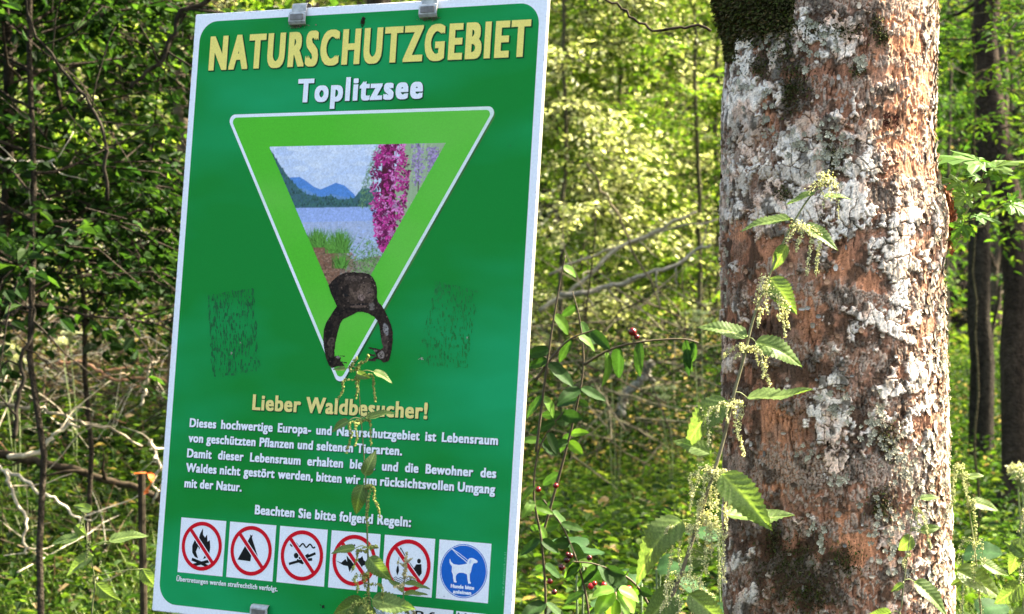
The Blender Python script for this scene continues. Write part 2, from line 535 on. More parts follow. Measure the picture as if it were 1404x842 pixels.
def text_tris(S, sx, sy, off, shear=0.0, res=4):
    """outline filled; boldness by stacking the fill shifted to all sides"""
    c = bpy.data.curves.new('lettering', 'CURVE'); c.dimensions = '2D'; c.fill_mode = 'FRONT'; c.resolution_u = res
    for s in S:
        q = c.splines.new('BEZIER'); q.bezier_points.add(len(s) - 1); q.use_cyclic_u = True
        for b, (co, hl, hr) in zip(q.bezier_points, s):
            b.handle_left_type = b.handle_right_type = 'FREE'
            f = lambda p: (p[0] * sx + p[1] * sy * shear, p[1] * sy, 0)
            b.co, b.handle_left, b.handle_right = [Vector(f(p)) * 100 for p in (co, hl, hr)]
    o = bpy.data.objects.new('lettering', c); C.objects.link(o)
    bpy.context.view_layer.update()
    dg = bpy.context.evaluated_depsgraph_get()
    me = bpy.data.meshes.new_from_object(o.evaluated_get(dg))
    V = np.array([tuple(v.co) for v in me.vertices]).reshape(-1, 3) / 100
    me.calc_loop_triangles()
    T = np.array([tuple(t.vertices) for t in me.loop_triangles]).reshape(-1, 3)
    bpy.data.objects.remove(o); bpy.data.curves.remove(c); bpy.data.meshes.remove(me)
    if len(T):
        a, b, d = V[T[:, 0]], V[T[:, 1]], V[T[:, 2]]
        s = (b[:, 0] - a[:, 0]) * (d[:, 1] - a[:, 1]) - (d[:, 0] - a[:, 0]) * (b[:, 1] - a[:, 1])
        T[s < 0] = T[s < 0][:, ::-1]
    if off > 0 and len(T):
        n = len(V); VV, TT = [], []
        for k, (dx, dy) in enumerate(((0, 0), (1, 0), (-1, 0), (0, .6), (0, -.6), (1, .6), (-1, .6), (1, -.6), (-1, -.6))):
            W = V + np.array([dx * off, dy * off, 0]); W[:, 2] = .00001 * k
            VV.append(W); TT.append(T + n * k)
        V, T = np.concatenate(VV), np.concatenate(TT)
    return V, T

CAP = 0.729   # cap height of the built-in font, in em
def extent(S):
    a = np.array([p[0] for s in S for p in s]); return a[:, 0].min(), a[:, 0].max()

def put(mb, V, T, x, z, lay, col, rot=0.0):
    if not len(T): return
    ca, sa = math.cos(rot), math.sin(rot)
    W = np.stack([x + V[:, 0] * ca - V[:, 1] * sa, -0.00012 * lay - V[:, 2], z + V[:, 0] * sa + V[:, 1] * ca], -1)
    mb.add(W, T, col)

def line(mb, words, x, z, cap, col, width=None, sx=None, bold=0.04, shadow=(0.0012, -0.0010), spc=1.1, justify=None, shear=0.0, lay=5):
    """words: text. width fits one block; with justify the words are spread over that width"""
    sy = cap / CAP
    off = bold * cap
    if justify is None:
        S = glyphs(words, spc); a, b = extent(S)
        if sx is None: sx = (width - 2 * off) / (b - a)
        items = [(S, x - a * sx + off)]
    else:
        Ss = [glyphs(w, spc) for w in words.split(' ')]
        ws = [(extent(S)[1] - extent(S)[0]) * sx + 2 * off for S in Ss]
        gap = (justify - sum(ws)) / max(1, len(Ss) - 1)
        items, cx = [], x
        for S, w in zip(Ss, ws):
            items.append((S, cx - extent(S)[0] * sx + off)); cx += w + gap
    for S, cx in items:
        V, T = text_tris(S, sx, sy, off, shear)
        if shadow:
            V2, T2 = text_tris(S, sx, sy, off * 1.35, shear)
            put(mb, V2, T2, cx + shadow[0], z + shadow[1], lay - 1, DARK)
        put(mb, V, T, cx, z, lay, col)
    return sx

def fit(p0, p1):
    (xa, za), (xb, zb) = sp(*p0), sp(*p1)
    return xa, (za + zb) / 2, xb - xa

mb = MB()
x, z, w = fit((286.0, 96.5), (726.0, 75.0))
cap = 0.5 * ((sp(291, 48.5)[1] - sp(287, 96)[1]) + (sp(724, 24.5)[1] - sp(719, 75)[1]))
line(mb, 'NATURSCHUTZGEBIET', x, z, cap, YELLOW, w, bold=0.052, spc=1.26, shadow=(.0014, -.0014))
mb.build('heading_lettering', M_PRINT, sign)
mb = MB()
x, z, w = fit((407.5, 139.5), (579.5, 134.0))
cap = sp(407.2, 108)[1] - sp(409, 139.7)[1]
line(mb, 'Toplitzsee', x, z, cap, WHITE, w, bold=0.062, spc=1.2, shadow=(.0014, -.0014))
mb.build('subtitle_lettering', M_PRINT, sign)
mb = MB()
x, z, w = fit((346, 562.5), (586, 573.0))
cap = sp(347.4, 540.4)[1] - sp(346.3, 561.9)[1]
line(mb, 'Lieber Waldbesucher!', x, z, cap, (0.86, 0.70, 0.24), w, bold=0.05, shadow=(.0012, -.0012))
mb.build('greeting_lettering', M_PRINT, sign)
mb = MB()
cap = (sp(260.7, 573.6)[1] - sp(260, 585.8)[1]) * 1.0
x, z, w = fit((258.5, 607), (551.5, 623))
sx = line(mb, 'von geschützten Pflanzen und seltenen Tierarten.', x, z, cap, WHITE, w, bold=0.058, shadow=(.0009, -.0008))
for txt, p0, p1, full in (('Dieses hochwertige Europa- und Naturschutzgebiet ist Lebensraum', (260, 586), (683, 609), 1),
                    ('Damit dieser Lebensraum erhalten bleibt und die Bewohner des', (256.5, 627.5), (680.5, 654.5), 1),
                    ('Waldes nicht gestört werden, bitten wir um rücksichtsvollen Umgang', (255, 647.5), (679, 676), 1),
                    ('mit der Natur.', (253, 667.8), (331.5, 673.8), 0)):
    x, z, w = fit(p0, p1)
    if full: line(mb, txt, x, z, cap, WHITE, sx=sx, bold=0.058, justify=w, shadow=(.0009, -.0008))
    else: line(mb, txt, x, z, cap, WHITE, width=w, bold=0.058, shadow=(.0009, -.0008))
mb.build('paragraph_lettering', M_PRINT, sign)
mb = MB()
x, z, w = fit((349.5, 705), (563.5, 722))
line(mb, 'Beachten Sie bitte folgend Regeln:', x, z, cap * 1.04, WHITE, w, bold=0.058, shadow=(.0009, -.0008))
mb.build('rules_lettering', M_PRINT, sign)
mb = MB()
x, z, w = fit((242, 797.5), (381, 809.8))
line(mb, 'Übertretungen werden strafrechtlich verfolgt.', x, z, cap * .55, (0.7, 0.78, 0.72), w, bold=0.058, shadow=(.0004, -.0004))
S = glyphs('www.designpark.co.at', 1.3); a, b = extent(S)
xa, za = sp(691, 817); xb, zb = sp(695, 757)
V, T = text_tris(S, (zb - za) / (b - a), .0055, 0.0001)
put(mb, V, T, xa, za, 5, (0.12, 0.50, 0.25), math.radians(90))
mb.build('small_lettering', M_PRINT, sign)

# --- triangle with its photograph ----------------------------------------------
tri_o = [sp(310.5, 157.5), sp(465.5, 532), sp(684, 145.5)]
mb = MB()
sh = [(x + .0022, z - .0026) for x, z in tri_o]
flat(mb, rpoly(sh, .010), 2, DARK)
flat(mb, rpoly(tri_o, .0095), 3, WHITE)
cen = np.mean(tri_o, 0)
def inset(tri, d):
    out = []
    for i in range(3):
        p, a, b = np.array(tri[i]), np.array(tri[i - 1]), np.array(tri[(i + 1) % 3])
        da, db = (a - p) / np.linalg.norm(a - p), (b - p) / np.linalg.norm(b - p)
        ang = math.acos(da @ db)
        out.append(tuple(p + (da + db) / np.linalg.norm(da + db) * d / math.sin(ang / 2)))
    return out
flat(mb, rpoly(inset(tri_o, .0048), .0065), 4, LIME)
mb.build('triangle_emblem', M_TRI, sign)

ph = [sp(369.6, 201.6), sp(472.5, 441), sp(611.5, 196)]
PA = np.array(ph)
def clip(poly):
    """clip a polygon to the photograph's triangle"""
    out = [tuple(p) for p in poly]
    c = PA.mean(0)
    for i in range(3):
        a, b = PA[i], PA[(i + 1) % 3]
        nrm = np.array([-(b - a)[1], (b - a)[0]])
        if (c - a) @ nrm < 0: nrm = -nrm
        src, out = out, []
        for k in range(len(src)):
            p, q = np.array(src[k - 1]), np.array(src[k])
            dp, dq = (p - a) @ nrm, (q - a) @ nrm
            if (dp >= 0) != (dq >= 0): out.append(tuple(p + (q - p) * dp / (dp - dq)))
            if dq >= 0: out.append(tuple(q))
        if len(out) < 3: return []
    return out
mb = Canvas(PA[:, 0].min() - .001, PA[:, 0].max() + .001, PA[:, 1].min() - .001, PA[:, 1].max() + .002, .0009)
def zp(X, Y): return sp(350 + X * .26138, 180 + Y * .26138)     # coordinates of my enlarged look at the picture
def pp(pts, lay, col):
    c = clip([zp(*p) for p in pts])
    if len(c) >= 3: flat(mb, c, lay, col)
pr = np.random.default_rng(4)

pp([(0, 0), (0, 900), (1100, 900), (1100, 0)], 6, (0.64, 0.70, 0.82))
for k in range(260):                                                  # clouds
    X_, Y_ = pr.uniform(80, 620), pr.uniform(70, 330); r = pr.uniform(10, 45); g_ = pr.uniform(.2, 1) * (1 - Y_ / 600)
    c_ = np.array((0.50, 0.60, 0.80)) * (1 - g_) + np.array((0.82, 0.84, 0.88)) * g_
    pp([(X_ + r * 1.6 * math.cos(a) * pr.uniform(.7, 1.1), Y_ + r * .6 * math.sin(a) * pr.uniform(.7, 1.1)) for a in np.linspace(0, 6.28, 9)[:-1]], 7 + (k % 5) * .1, c_)
mb.blur(3)
pp([(140, 260), (185, 243), (235, 240), (270, 262), (310, 292), (345, 305), (380, 290), (425, 270), (470, 285), (520, 330), (560, 400), (140, 400)], 8, (0.10, 0.27, 0.62))
pp([(185, 300), (260, 300), (345, 345), (400, 330), (500, 350), (560, 400), (140, 400)], 8.5, (0.15, 0.30, 0.55))
pp([(60, 60), (95, 120), (140, 190), (175, 240), (230, 300), (270, 330), (340, 345), (400, 340), (450, 362), (520, 350), (560, 300), (640, 300), (640, 402), (100, 405)], 9, (0.06, 0.14, 0.16))
for k in range(330):                                                  # trees of the wooded slopes
    X_ = pr.uniform(90, 620); top = np.interp(X_, [60, 95, 140, 175, 230, 270, 340, 400, 450, 520, 560, 640], [60, 120, 190, 240, 300, 330, 345, 340, 362, 350, 310, 300])
    Y_ = pr.uniform(top, 398); h = pr.uniform(8, 20); g_ = pr.uniform(.5, 1.5)
    pp([(X_ - 5, Y_), (X_ + 5, Y_), (X_, Y_ - h)], 10, (0.05 * g_, 0.13 * g_, 0.11 * g_))
pp([(100, 405), (640, 396), (640, 520), (150, 560)], 11, (0.36, 0.46, 0.76))
pp([(150, 480), (640, 470), (700, 800), (200, 800)], 11.5, (0.45, 0.50, 0.66))
for k in range(160):
    X_, Y_ = pr.uniform(200, 620), pr.uniform(405, 620); w_ = pr.uniform(10, 40); g_ = pr.uniform(.8, 1.25)
    pp([(X_, Y_), (X_ + w_, Y_ + 2), (X_ + w_ * .5, Y_ + 5)], 12, (0.38 * g_, 0.48 * g_, 0.74 * g_))
pp([(300, 600), (420, 600), (480, 640), (520, 680), (660, 650), (680, 900), (300, 900)], 13, (0.30, 0.24, 0.19))
pp([(300, 600), (420, 590), (450, 700), (430, 900), (300, 900)], 13.5, (0.26, 0.12, 0.07))
for k in range(420):
    X_, Y_ = pr.uniform(300, 520), pr.uniform(620, 800); g_ = pr.uniform(.3, 1.9)
    pp([(X_, Y_), (X_ + pr.uniform(8, 26), Y_ + pr.uniform(-8, 8)), (X_ + 6, Y_ + 7)], 14, (0.25 * g_, 0.14 * g_, 0.09 * g_))
for (cx, cy, wd, ht, n_) in ((330, 610, 60, 120, 260), (440, 640, 75, 150, 320), (450, 720, 40, 100, 130)):   # grass tufts
    for k in range(n_):
        a = pr.normal(0, .55); L = ht * pr.uniform(.5, 1); bx = cx + pr.normal(0, wd * .3)
        g_ = pr.uniform(.35, 1.6); tx, ty = bx + math.sin(a) * L * .8, cy - math.cos(a) * L
        pp([(bx - 3, cy), (bx + 4, cy), (tx, ty)], 15 + .2 * (k % 4), (0.10 * g_, 0.27 * g_, 0.04 * g_))
for k in range(500):                                                  # leafy corner
    X_, Y_ = 600 + pr.normal(0, 48), 680 + pr.normal(0, 50)
    a = pr.uniform(0, 6.28); L = pr.uniform(10, 26); g_ = pr.uniform(.3, 1.7)
    pp([(X_, Y_), (X_ + math.cos(a) * L, Y_ + math.sin(a) * L), (X_ + math.cos(a + .5) * L * .5, Y_ + math.sin(a + .5) * L * .5)], 16, (0.14 * g_, 0.30 * g_, 0.07 * g_))
for k in range(500):                                                  # hanging branch left of the orchid
    Y_ = pr.uniform(70, 400); X_ = np.interp(Y_, [70, 200, 300, 400], [640, 590, 560, 545]) + abs(pr.normal(0, 38))
    a = pr.normal(2.0, .8); L = pr.uniform(8, 20); g_ = pr.uniform(.4, 1.8)
    pp([(X_, Y_), (X_ + math.cos(a) * L, Y_ + math.sin(a) * L), (X_ + math.cos(a + .5) * L * .5, Y_ + math.sin(a + .5) * L * .5)], 16.5, (0.13 * g_, 0.24 * g_, 0.10 * g_))
mb.blur(1); mb.grain(500, .25, 71)
pp([(790, 60), (1010, 60), (780, 480), (700, 640), (700, 300)], 17, (0.36, 0.46, 0.26))
for k in range(160):
    X_, Y_ = pr.uniform(780, 1000), pr.uniform(60, 480); g_ = pr.uniform(.5, 1.4)
    pp([(X_, Y_), (X_ + 7, Y_), (X_ + pr.normal(0, 12), Y_ + pr.uniform(30, 90))], 17.5, (0.38 * g_, 0.46 * g_, 0.25 * g_))
for (cx, y0, y1) in ((857, 60, 340), (935, 90, 260)):                   # pale spikes
    pp([(cx - 4, y0), (cx + 4, y0), (cx + 2, y1), (cx - 4, y1)], 18, (0.10, 0.10, 0.06))
    for k in range(200):
        Y_ = pr.uniform(y0, y0 + (y1 - y0) * .75); a = pr.uniform(0, 6.28); r0 = pr.uniform(0, 30); L = pr.uniform(8, 15); g_ = pr.uniform(.5, 1.3)
        X_, Y2 = cx + r0 * math.cos(a), Y_ + r0 * .4 * math.sin(a)
        pp([(X_, Y2), (X_ + L * math.cos(a + .5), Y2 + L * math.sin(a + .5)), (X_ + L * math.cos(a - .5), Y2 + L * math.sin(a - .5))], 18.5, (0.42 * g_, 0.28 * g_, 0.50 * g_))
mb.blur(1)
pp([(672, 60), (730, 60), (738, 560), (668, 640), (648, 560)], 19, (0.10, 0.015, 0.03))
for k in range(430):                                                  # magenta orchid
    Y_ = pr.uniform(60, 620); hw = np.interp(Y_, [60, 150, 300, 400, 480, 560, 620], [66, 88, 98, 84, 62, 36, 14]); cx = np.interp(Y_, [60, 300, 620], [715, 712, 672])
    X_ = cx + pr.uniform(-hw, hw); a0 = pr.uniform(0, 6.28); L = pr.uniform(16, 30); g_ = pr.choice([.25, .6, 1.0, 1.3], p=[.3, .25, .3, .15])
    c_ = np.array((0.52, 0.035, 0.22)) * g_ + (np.array((.25, .17, .24)) if pr.random() < .2 else 0)
    for q_ in range(pr.integers(2, 5)):
        a = a0 + q_ * 1.25; L = pr.uniform(14, 28)
        pp([(X_, Y_), (X_ + L * .6 * math.cos(a + .45), Y_ + L * .6 * math.sin(a + .45)), (X_ + L * math.cos(a), Y_ + L * math.sin(a)), (X_ + L * .6 * math.cos(a - .45), Y_ + L * .6 * math.sin(a - .45))], 20, np.minimum(c_, .9))
        pp([(X_ + L * .3 * math.cos(a), Y_ + L * .3 * math.sin(a)), (X_ + L * .7 * math.cos(a + .3), Y_ + L * .7 * math.sin(a + .3)), (X_ + L * math.cos(a), Y_ + L * math.sin(a))], 20, np.minimum(c_ * 1.5 + .02, .9))
mb.blur(1)
mb.build('lake_photograph', M_PRINT, sign, 6)

# --- printed toad cut-out hanging out of the triangle's lower corner --------------------
(xa, za), (xb, zb) = sp(438, 505), sp(545, 505)
mb = Canvas(xa, xb, sp(490, 510)[1], sp(490, 366)[1], .0007)
def tp(X, Y): return sp(400 + X * .21368, 350 + Y * .21368)
toad = [(238, 195), (262, 165), (300, 132), (345, 112), (400, 110), (450, 113), (495, 120), (520, 140), (540, 175), (549, 215), (548, 270), (556, 300), (580, 325),
        (602, 362), (622, 405), (638, 445), (650, 495), (648, 560), (640, 620), (628, 668), (622, 680), (590, 690), (574, 672), (548, 665), (512, 678), (518, 664), (545, 648), (536, 622), (518, 600),
        (540, 598), (572, 606), (590, 590), (580, 560), (572, 510), (565, 455), (552, 420), (530, 395), (490, 372), (450, 362), (425, 364), (395, 380), (362, 396), (330, 412),
        (312, 440), (295, 500), (282, 560), (276, 610), (275, 650), (300, 645), (318, 658), (312, 675), (330, 695), (342, 710), (300, 712), (258, 724), (240, 705), (222, 660), (210, 600), (204, 540), (208, 480), (222, 435), (250, 390), (275, 350), (292, 328), (275, 290), (255, 250)]
tc_ = [tp(*p) for p in toad]
flat(mb, tc_, 24, (0.035, 0.022, 0.016))
def inside(p, poly):
    c = False
    for a, b in zip(poly, poly[1:] + poly[:1]):
        if (a[1] > p[1]) != (b[1] > p[1]) and p[0] < (b[0] - a[0]) * (p[1] - a[1]) / (b[1] - a[1]) + a[0]: c = not c
    return c
def blot(cx, cy, rx, ry, col, lay, n=14, rot=0):
    P = []
    for a in np.linspace(0, 2 * math.pi, n, endpoint=False):
        r = pr.uniform(.82, 1.12); x_, y_ = rx * r * math.cos(a), ry * r * math.sin(a)
        P.append(tp(cx + x_ * math.cos(rot) - y_ * math.sin(rot), cy + x_ * math.sin(rot) + y_ * math.cos(rot)))
    mb.paint(P, col, .8, keep=True)
blot(420, 185, 95, 62, (0.075, 0.046, 0.032), 25); blot(440, 270, 95, 62, (0.085, 0.052, 0.036), 25.4); blot(480, 230, 52, 60, (0.16, 0.10, 0.07), 25.8)
blot(275, 230, 30, 70, (0.02, 0.014, 0.012), 25.1); blot(240, 470, 26, 80, (0.016, 0.011, 0.009), 25.1); blot(290, 360, 40, 30, (0.014, 0.01, 0.008), 25.1); blot(255, 680, 24, 30, (0.014, 0.01, 0.009), 25.1); blot(400, 345, 90, 14, (0.02, 0.014, 0.011), 25.5)
blot(350, 230, 30, 42, (0.018, 0.012, 0.01), 26); blot(500, 235, 18, 26, (0.20, 0.13, 0.10), 26.1); blot(497, 243, 15, 5, BLACK, 26.4, rot=-.5); blot(350, 255, 26, 6, BLACK, 26.4, rot=.35)
blot(450, 250, 60, 22, (0.20, 0.125, 0.09), 26.2); blot(400, 150, 60, 16, (0.13, 0.085, 0.065), 26.2); blot(448, 272, 24, 20, (0.33, 0.21, 0.17), 26.3); blot(440, 316, 66, 9, (0.02, 0.012, 0.01), 26.5, rot=-.06); blot(430, 330, 60, 8, (0.18, 0.11, 0.08), 26.2); blot(395, 250, 12, 48, (0.16, 0.10, 0.07), 26.2, rot=-.5)
blot(515, 330, 20, 26, (0.26, 0.20, 0.17), 26.2); blot(605, 478, 18, 42, (0.36, 0.32, 0.30), 26.2, rot=-.15); blot(600, 560, 22, 60, (0.10, 0.065, 0.05), 26); blot(575, 640, 22, 26, (0.38, 0.30, 0.25), 26.3, rot=.4)
blot(255, 560, 24, 34, (0.11, 0.075, 0.055), 26); blot(300, 655, 14, 9, (0.34, 0.28, 0.24), 26.3); blot(250, 620, 14, 40, (0.08, 0.055, 0.04), 26.1); blot(540, 612, 12, 10, (0.32, 0.25, 0.2), 26.4)
mb.blur(4)
blot(497, 243, 15, 4, BLACK, 26.4, rot=-.5); blot(350, 255, 26, 5, BLACK, 26.4, rot=.35); blot(440, 316, 66, 5, BLACK, 26.5, rot=-.06); blot(436, 274, 3, 3, BLACK, 1); blot(460, 270, 3, 3, BLACK, 1)
for q_ in range(4): blot(560 + 6 * q_, 625 + 9 * q_, 9, 3, (.02, .015, .012), 1, rot=-.6)
for fx, fy, a_ in ((520, 600, -2.9), (512, 640, 3.0), (516, 672, 2.75), (330, 690, .4), (318, 650, .1)):      # fingers
    mb.paint([tp(fx + 26 * math.cos(a_), fy + 12 * math.sin(a_)), tp(fx - 24, fy - 8), tp(fx + 26, fy - 2), tp(fx + 22, fy + 9)], (.05, .035, .026))
mb.grain(420, .9, 75); mb.a[..., :3] *= .8
for k in range(700):                                                 # warts and speckle
    X_, Y_ = pr.uniform(200, 660), pr.uniform(105, 720)
    if not inside(tp(X_, Y_), tc_): continue
    li = 1.0 if 320 < X_ < 560 and Y_ < 350 else (.8 if X_ > 540 else .4)
    g_ = pr.choice([.25, .5, 1, 1.6, 2.6], p=[.3, .25, .25, .15, .05]) * li; r = pr.uniform(1.5, 5.5)
    P = [tp(X_ + r * math.cos(a) * pr.uniform(.6, 1.4), Y_ + r * math.sin(a) * pr.uniform(.6, 1.4)) for a in (0, 1.3, 2.5, 3.8, 5)]
    if all(inside(p, tc_) for p in P): flat(mb, P, 27 + (k % 3) * .2, (0.11 * g_, 0.072 * g_, 0.054 * g_))
mb.blur(1)
mb.build('toad_picture', M_PRINT, sign, 7)

# --- pictograms ---------------------------------------------------------------
def ring(mb, cx, cz, r0, r1, lay, col, n=40):
    a = np.linspace(0, 2 * np.pi, n, endpoint=False)
    V = np.vstack([np.stack([cx + r * np.cos(a), np.full(n, -.00012 * lay), cz + r * np.sin(a)], -1) for r in (r0, r1)])
    j_ = np.arange(n); k_ = (j_ + 1) % n
    mb.add(V, np.stack([j_, j_ + n, k_ + n, k_], -1), col)
def disc(cx, cz, r, n=40):
    return [(cx + r * math.cos(a), cz + r * math.sin(a)) for a in np.linspace(0, 2 * math.pi, n, endpoint=False)]
def stroke(mb, pts, w, f, lay, col):
    P = np.array(pts, float)
    T = np.gradient(P, axis=0); T /= np.linalg.norm(T, axis=1)[:, None]
    N = np.stack([-T[:, 1], T[:, 0]], -1)
    L = [f(*p) for p in P + N * w / 2] + [f(*p) for p in (P - N * w / 2)[::-1]]
    flat(mb, L, lay, col)
fire = [(.30, .62), (.29, .50), (.33, .40), (.38, .33), (.37, .45), (.42, .40), (.44, .28), (.50, .16), (.51, .28), (.56, .33), (.60, .27), (.62, .40), (.67, .37), (.69, .50), (.68, .62), (.60, .70), (.55, .72), (.60, .62), (.57, .52), (.53, .58), (.50, .46), (.45, .55), (.42, .50), (.38, .60), (.44, .72), (.36, .69)]
tent = [(.22, .67), (.46, .24), (.45, .20), (.48, .22), (.51, .20), (.50, .26), (.72, .72), (.64, .70), (.52, .45), (.50, .68)]
for kpic in range(6):
    px = kpic * PITCH
    f = lambda a, b, px=px: (px + a * SU, -b * SU)
    mb = MB()
    flat(mb, [f(0, 1), f(1, 1), f(1, 0), f(0, 0)], 3, WHITE)
    cx, cz = f(.5, .49)
    if kpic < 5:
        R1, R0 = .445 * SU, .375 * SU
        if kpic == 0:
            flat(mb, [f(*p) for p in fire], 5, BLACK)
            stroke(mb, [(.30, .74), (.50, .79), (.70, .86)], .055, f, 5, BLACK); stroke(mb, [(.30, .86), (.50, .80), (.70, .74)], .055, f, 5.5, BLACK)
        elif kpic == 1:
            flat(mb, [f(*p) for p in tent], 5, BLACK)
        elif kpic == 2:
            for dz in (0,):
                stroke(mb, [(.24 + .018 * q, .31 + dz + .03 * math.sin(q * .75)) for q in range(30)], .028, f, 5, BLACK)
            flat(mb, [f(.38 + .05 * math.cos(a), .50 + .05 * math.sin(a)) for a in np.linspace(0, 6.28, 14)[:-1]], 5, BLACK)
            stroke(mb, [(.24, .66), (.36, .62), (.50, .58), (.62, .50), (.78, .43)], .045, f, 5, BLACK)
            stroke(mb, [(.40, .58), (.52, .62), (.60, .56), (.72, .54)], .05, f, 5.4, BLACK)
            stroke(mb, [(.44, .54), (.54, .52), (.64, .46)], .04, f, 5.6, BLACK)
        elif kpic == 3:
            flat(mb, [f(*p) for p in ((.12, .52), (.24, .55), (.32, .48), (.36, .53), (.34, .42), (.42, .49), (.62, .44), (.66, .40), (.69, .47), (.80, .52), (.68, .57), (.64, .68), (.60, .58), (.46, .62), (.42, .70), (.38, .60), (.28, .59))], 5, BLACK)
            stroke(mb, [(.42, .38), (.44, .26), (.50, .22)], .03, f, 5.2, BLACK)
        else:
            stroke(mb, [(.33, .20), (.48, .40), (.68, .60)], .018, f, 5, BLACK)
            stroke(mb, [(.33, .20), (.31, .40), (.30, .52)], .010, f, 5, BLACK)
            flat(mb, [f(*p) for p in ((.285, .52), (.315, .52), (.33, .60), (.30, .68), (.27, .60))], 5, BLACK)
            flat(mb, [f(.71 + .038 * math.cos(a), .40 + .042 * math.sin(a)) for a in np.linspace(0, 6.28, 14)[:-1]], 5, BLACK)
            flat(mb, [f(*p) for p in ((.66, .46), (.76, .45), (.78, .60), (.72, .68), (.70, .78), (.64, .78), (.66, .62), (.60, .60), (.60, .56))], 5.4, BLACK)
            flat(mb, [f(*p) for p in ((.50, .80), (.56, .72), (.72, .74), (.84, .78), (.80, .82), (.54, .82))], 5.2, BLACK)
            for dz in (0, .035, .07):
                stroke(mb, [(.20 + .014 * q, .72 + dz + .014 * math.sin(q * .9)) for q in range(26)], .012, f, 5, (0.12, 0.12, 0.12))
        a = math.radians(47)
        dx, dz = math.cos(a), -math.sin(a)
        nx, nz = -dz, dx
        hw = .034 * SU; L = .40 * SU
        ring(mb, cx, cz, R0, R1, 6.5, RED)
        for sgn, wid, col, lay in ((0, hw * 1.45, WHITE, 6.0), (0, hw, RED, 6.3)):
            flat(mb, [(cx - dx * L + nx * wid, cz - dz * L + nz * wid), (cx - dx * L - nx * wid, cz - dz * L - nz * wid), (cx + dx * L - nx * wid, cz + dz * L - nz * wid), (cx + dx * L + nx * wid, cz + dz * L + nz * wid)], lay, col)
    else:
        cx, cz = f(.5, .5)
        flat(mb, disc(cx, cz, .455 * SU), 4, BLUE)
        ring(mb, cx, cz, .432 * SU, .442 * SU, 5, WHITE)
        dog = [(.22, .33), (.23, .31), (.25, .36), (.30, .395), (.40, .405), (.50, .385), (.555, .37), (.57, .31), (.60, .275), (.645, .265), (.68, .27), (.75, .30), (.765, .325), (.74, .345), (.69, .35), (.67, .38), (.655, .43), (.645, .50), (.625, .545), (.635, .66), (.66, .685), (.65, .70), (.605, .70), (.59, .64), (.57, .55), (.50, .53), (.42, .535), (.38, .56), (.36, .60), (.365, .67), (.385, .69), (.37, .705), (.33, .70), (.31, .63), (.30, .57), (.275, .53), (.275, .44), (.245, .41), (.225, .38)]
        flat(mb, [f(*p) for p in dog], 5.5, WHITE)
        flat(mb, [f(*p) for p in ((.62, .295), (.64, .30), (.635, .35), (.61, .375), (.595, .33))], 6, (0.5, 0.6, 0.8))
        stroke(mb, [(.24, .13), (.38, .24), (.50, .31), (.58, .365)], .014, f, 5.3, WHITE)
        stroke(mb, [(.24, .13), (.40, .21), (.52, .28), (.60, .33)], .010, f, 5.3, WHITE)
        for txt, zc, wd in (('Hunde bitte', .795, .44), ('anleinen', .885, .34)):
            S = glyphs(txt, 1.08); a_, b_ = extent(S); sxx = wd * SU / (b_ - a_)
            V, T = text_tris(S, sxx, .062 * SU / CAP, .0055 * SU)
            x_, z_ = f(.5 - wd / 2, zc)
            put(mb, V, T, x_ - a_ * sxx, z_, 5.5, WHITE)
    names = ['no campfires', 'no camping', 'no diving', 'no feeding', 'no fishing', 'blue dogs on leash']
    o = mb.build('pictogram', M_PRINT, sign)
    o['label'] = names[kpic] + ' pictogram on white square'

# --- logo boxes on the lowest edge ------------------------------------------------
mb = MB()
(xa, za), (xb, zb) = sp(512.8, 826.5), sp(621.8, 836.9)
zt = sp(600, 834.7)[1]; zbot = ZB + .016
flat(mb, [(xa, zbot), (xb, zbot), (xb, zt), (xa, zt)], 3, WHITE)
cx, cz = xa + .0095, zt - .0115
for r in (.0018, .0036, .0054, .0072, .009):
    ring(mb, cx, cz, r, r + .0009, 5, (0.06, 0.14, 0.12), 28)
S = glyphs('ÖBf', 1.25); a_, b_ = extent(S)
x_ = sp(538, 845)[0]; wid = sp(592, 845)[0] - x_
V, T = text_tris(S, wid / (b_ - a_), .014 / CAP, .0002, 0.22)
put(mb, V, T, x_, zt - .0052 - .0135, 5, BLACK)
(xc, _), (xd, _) = sp(625.6, 838), sp(669.5, 842)
flat(mb, [(xc, zbot), (xd, zbot), (xd, zt - .0004), (xc, zt - .0004)], 3, WHITE)
for q_ in range(5):
    flat(mb, disc(xc + .004 + q_ * .0055, zt - .0035 - .0016 * (q_ % 2), .0016, 10), 5, (0.1, 0.16, 0.12))
mb.build('logo_panel', M_PRINT, sign)

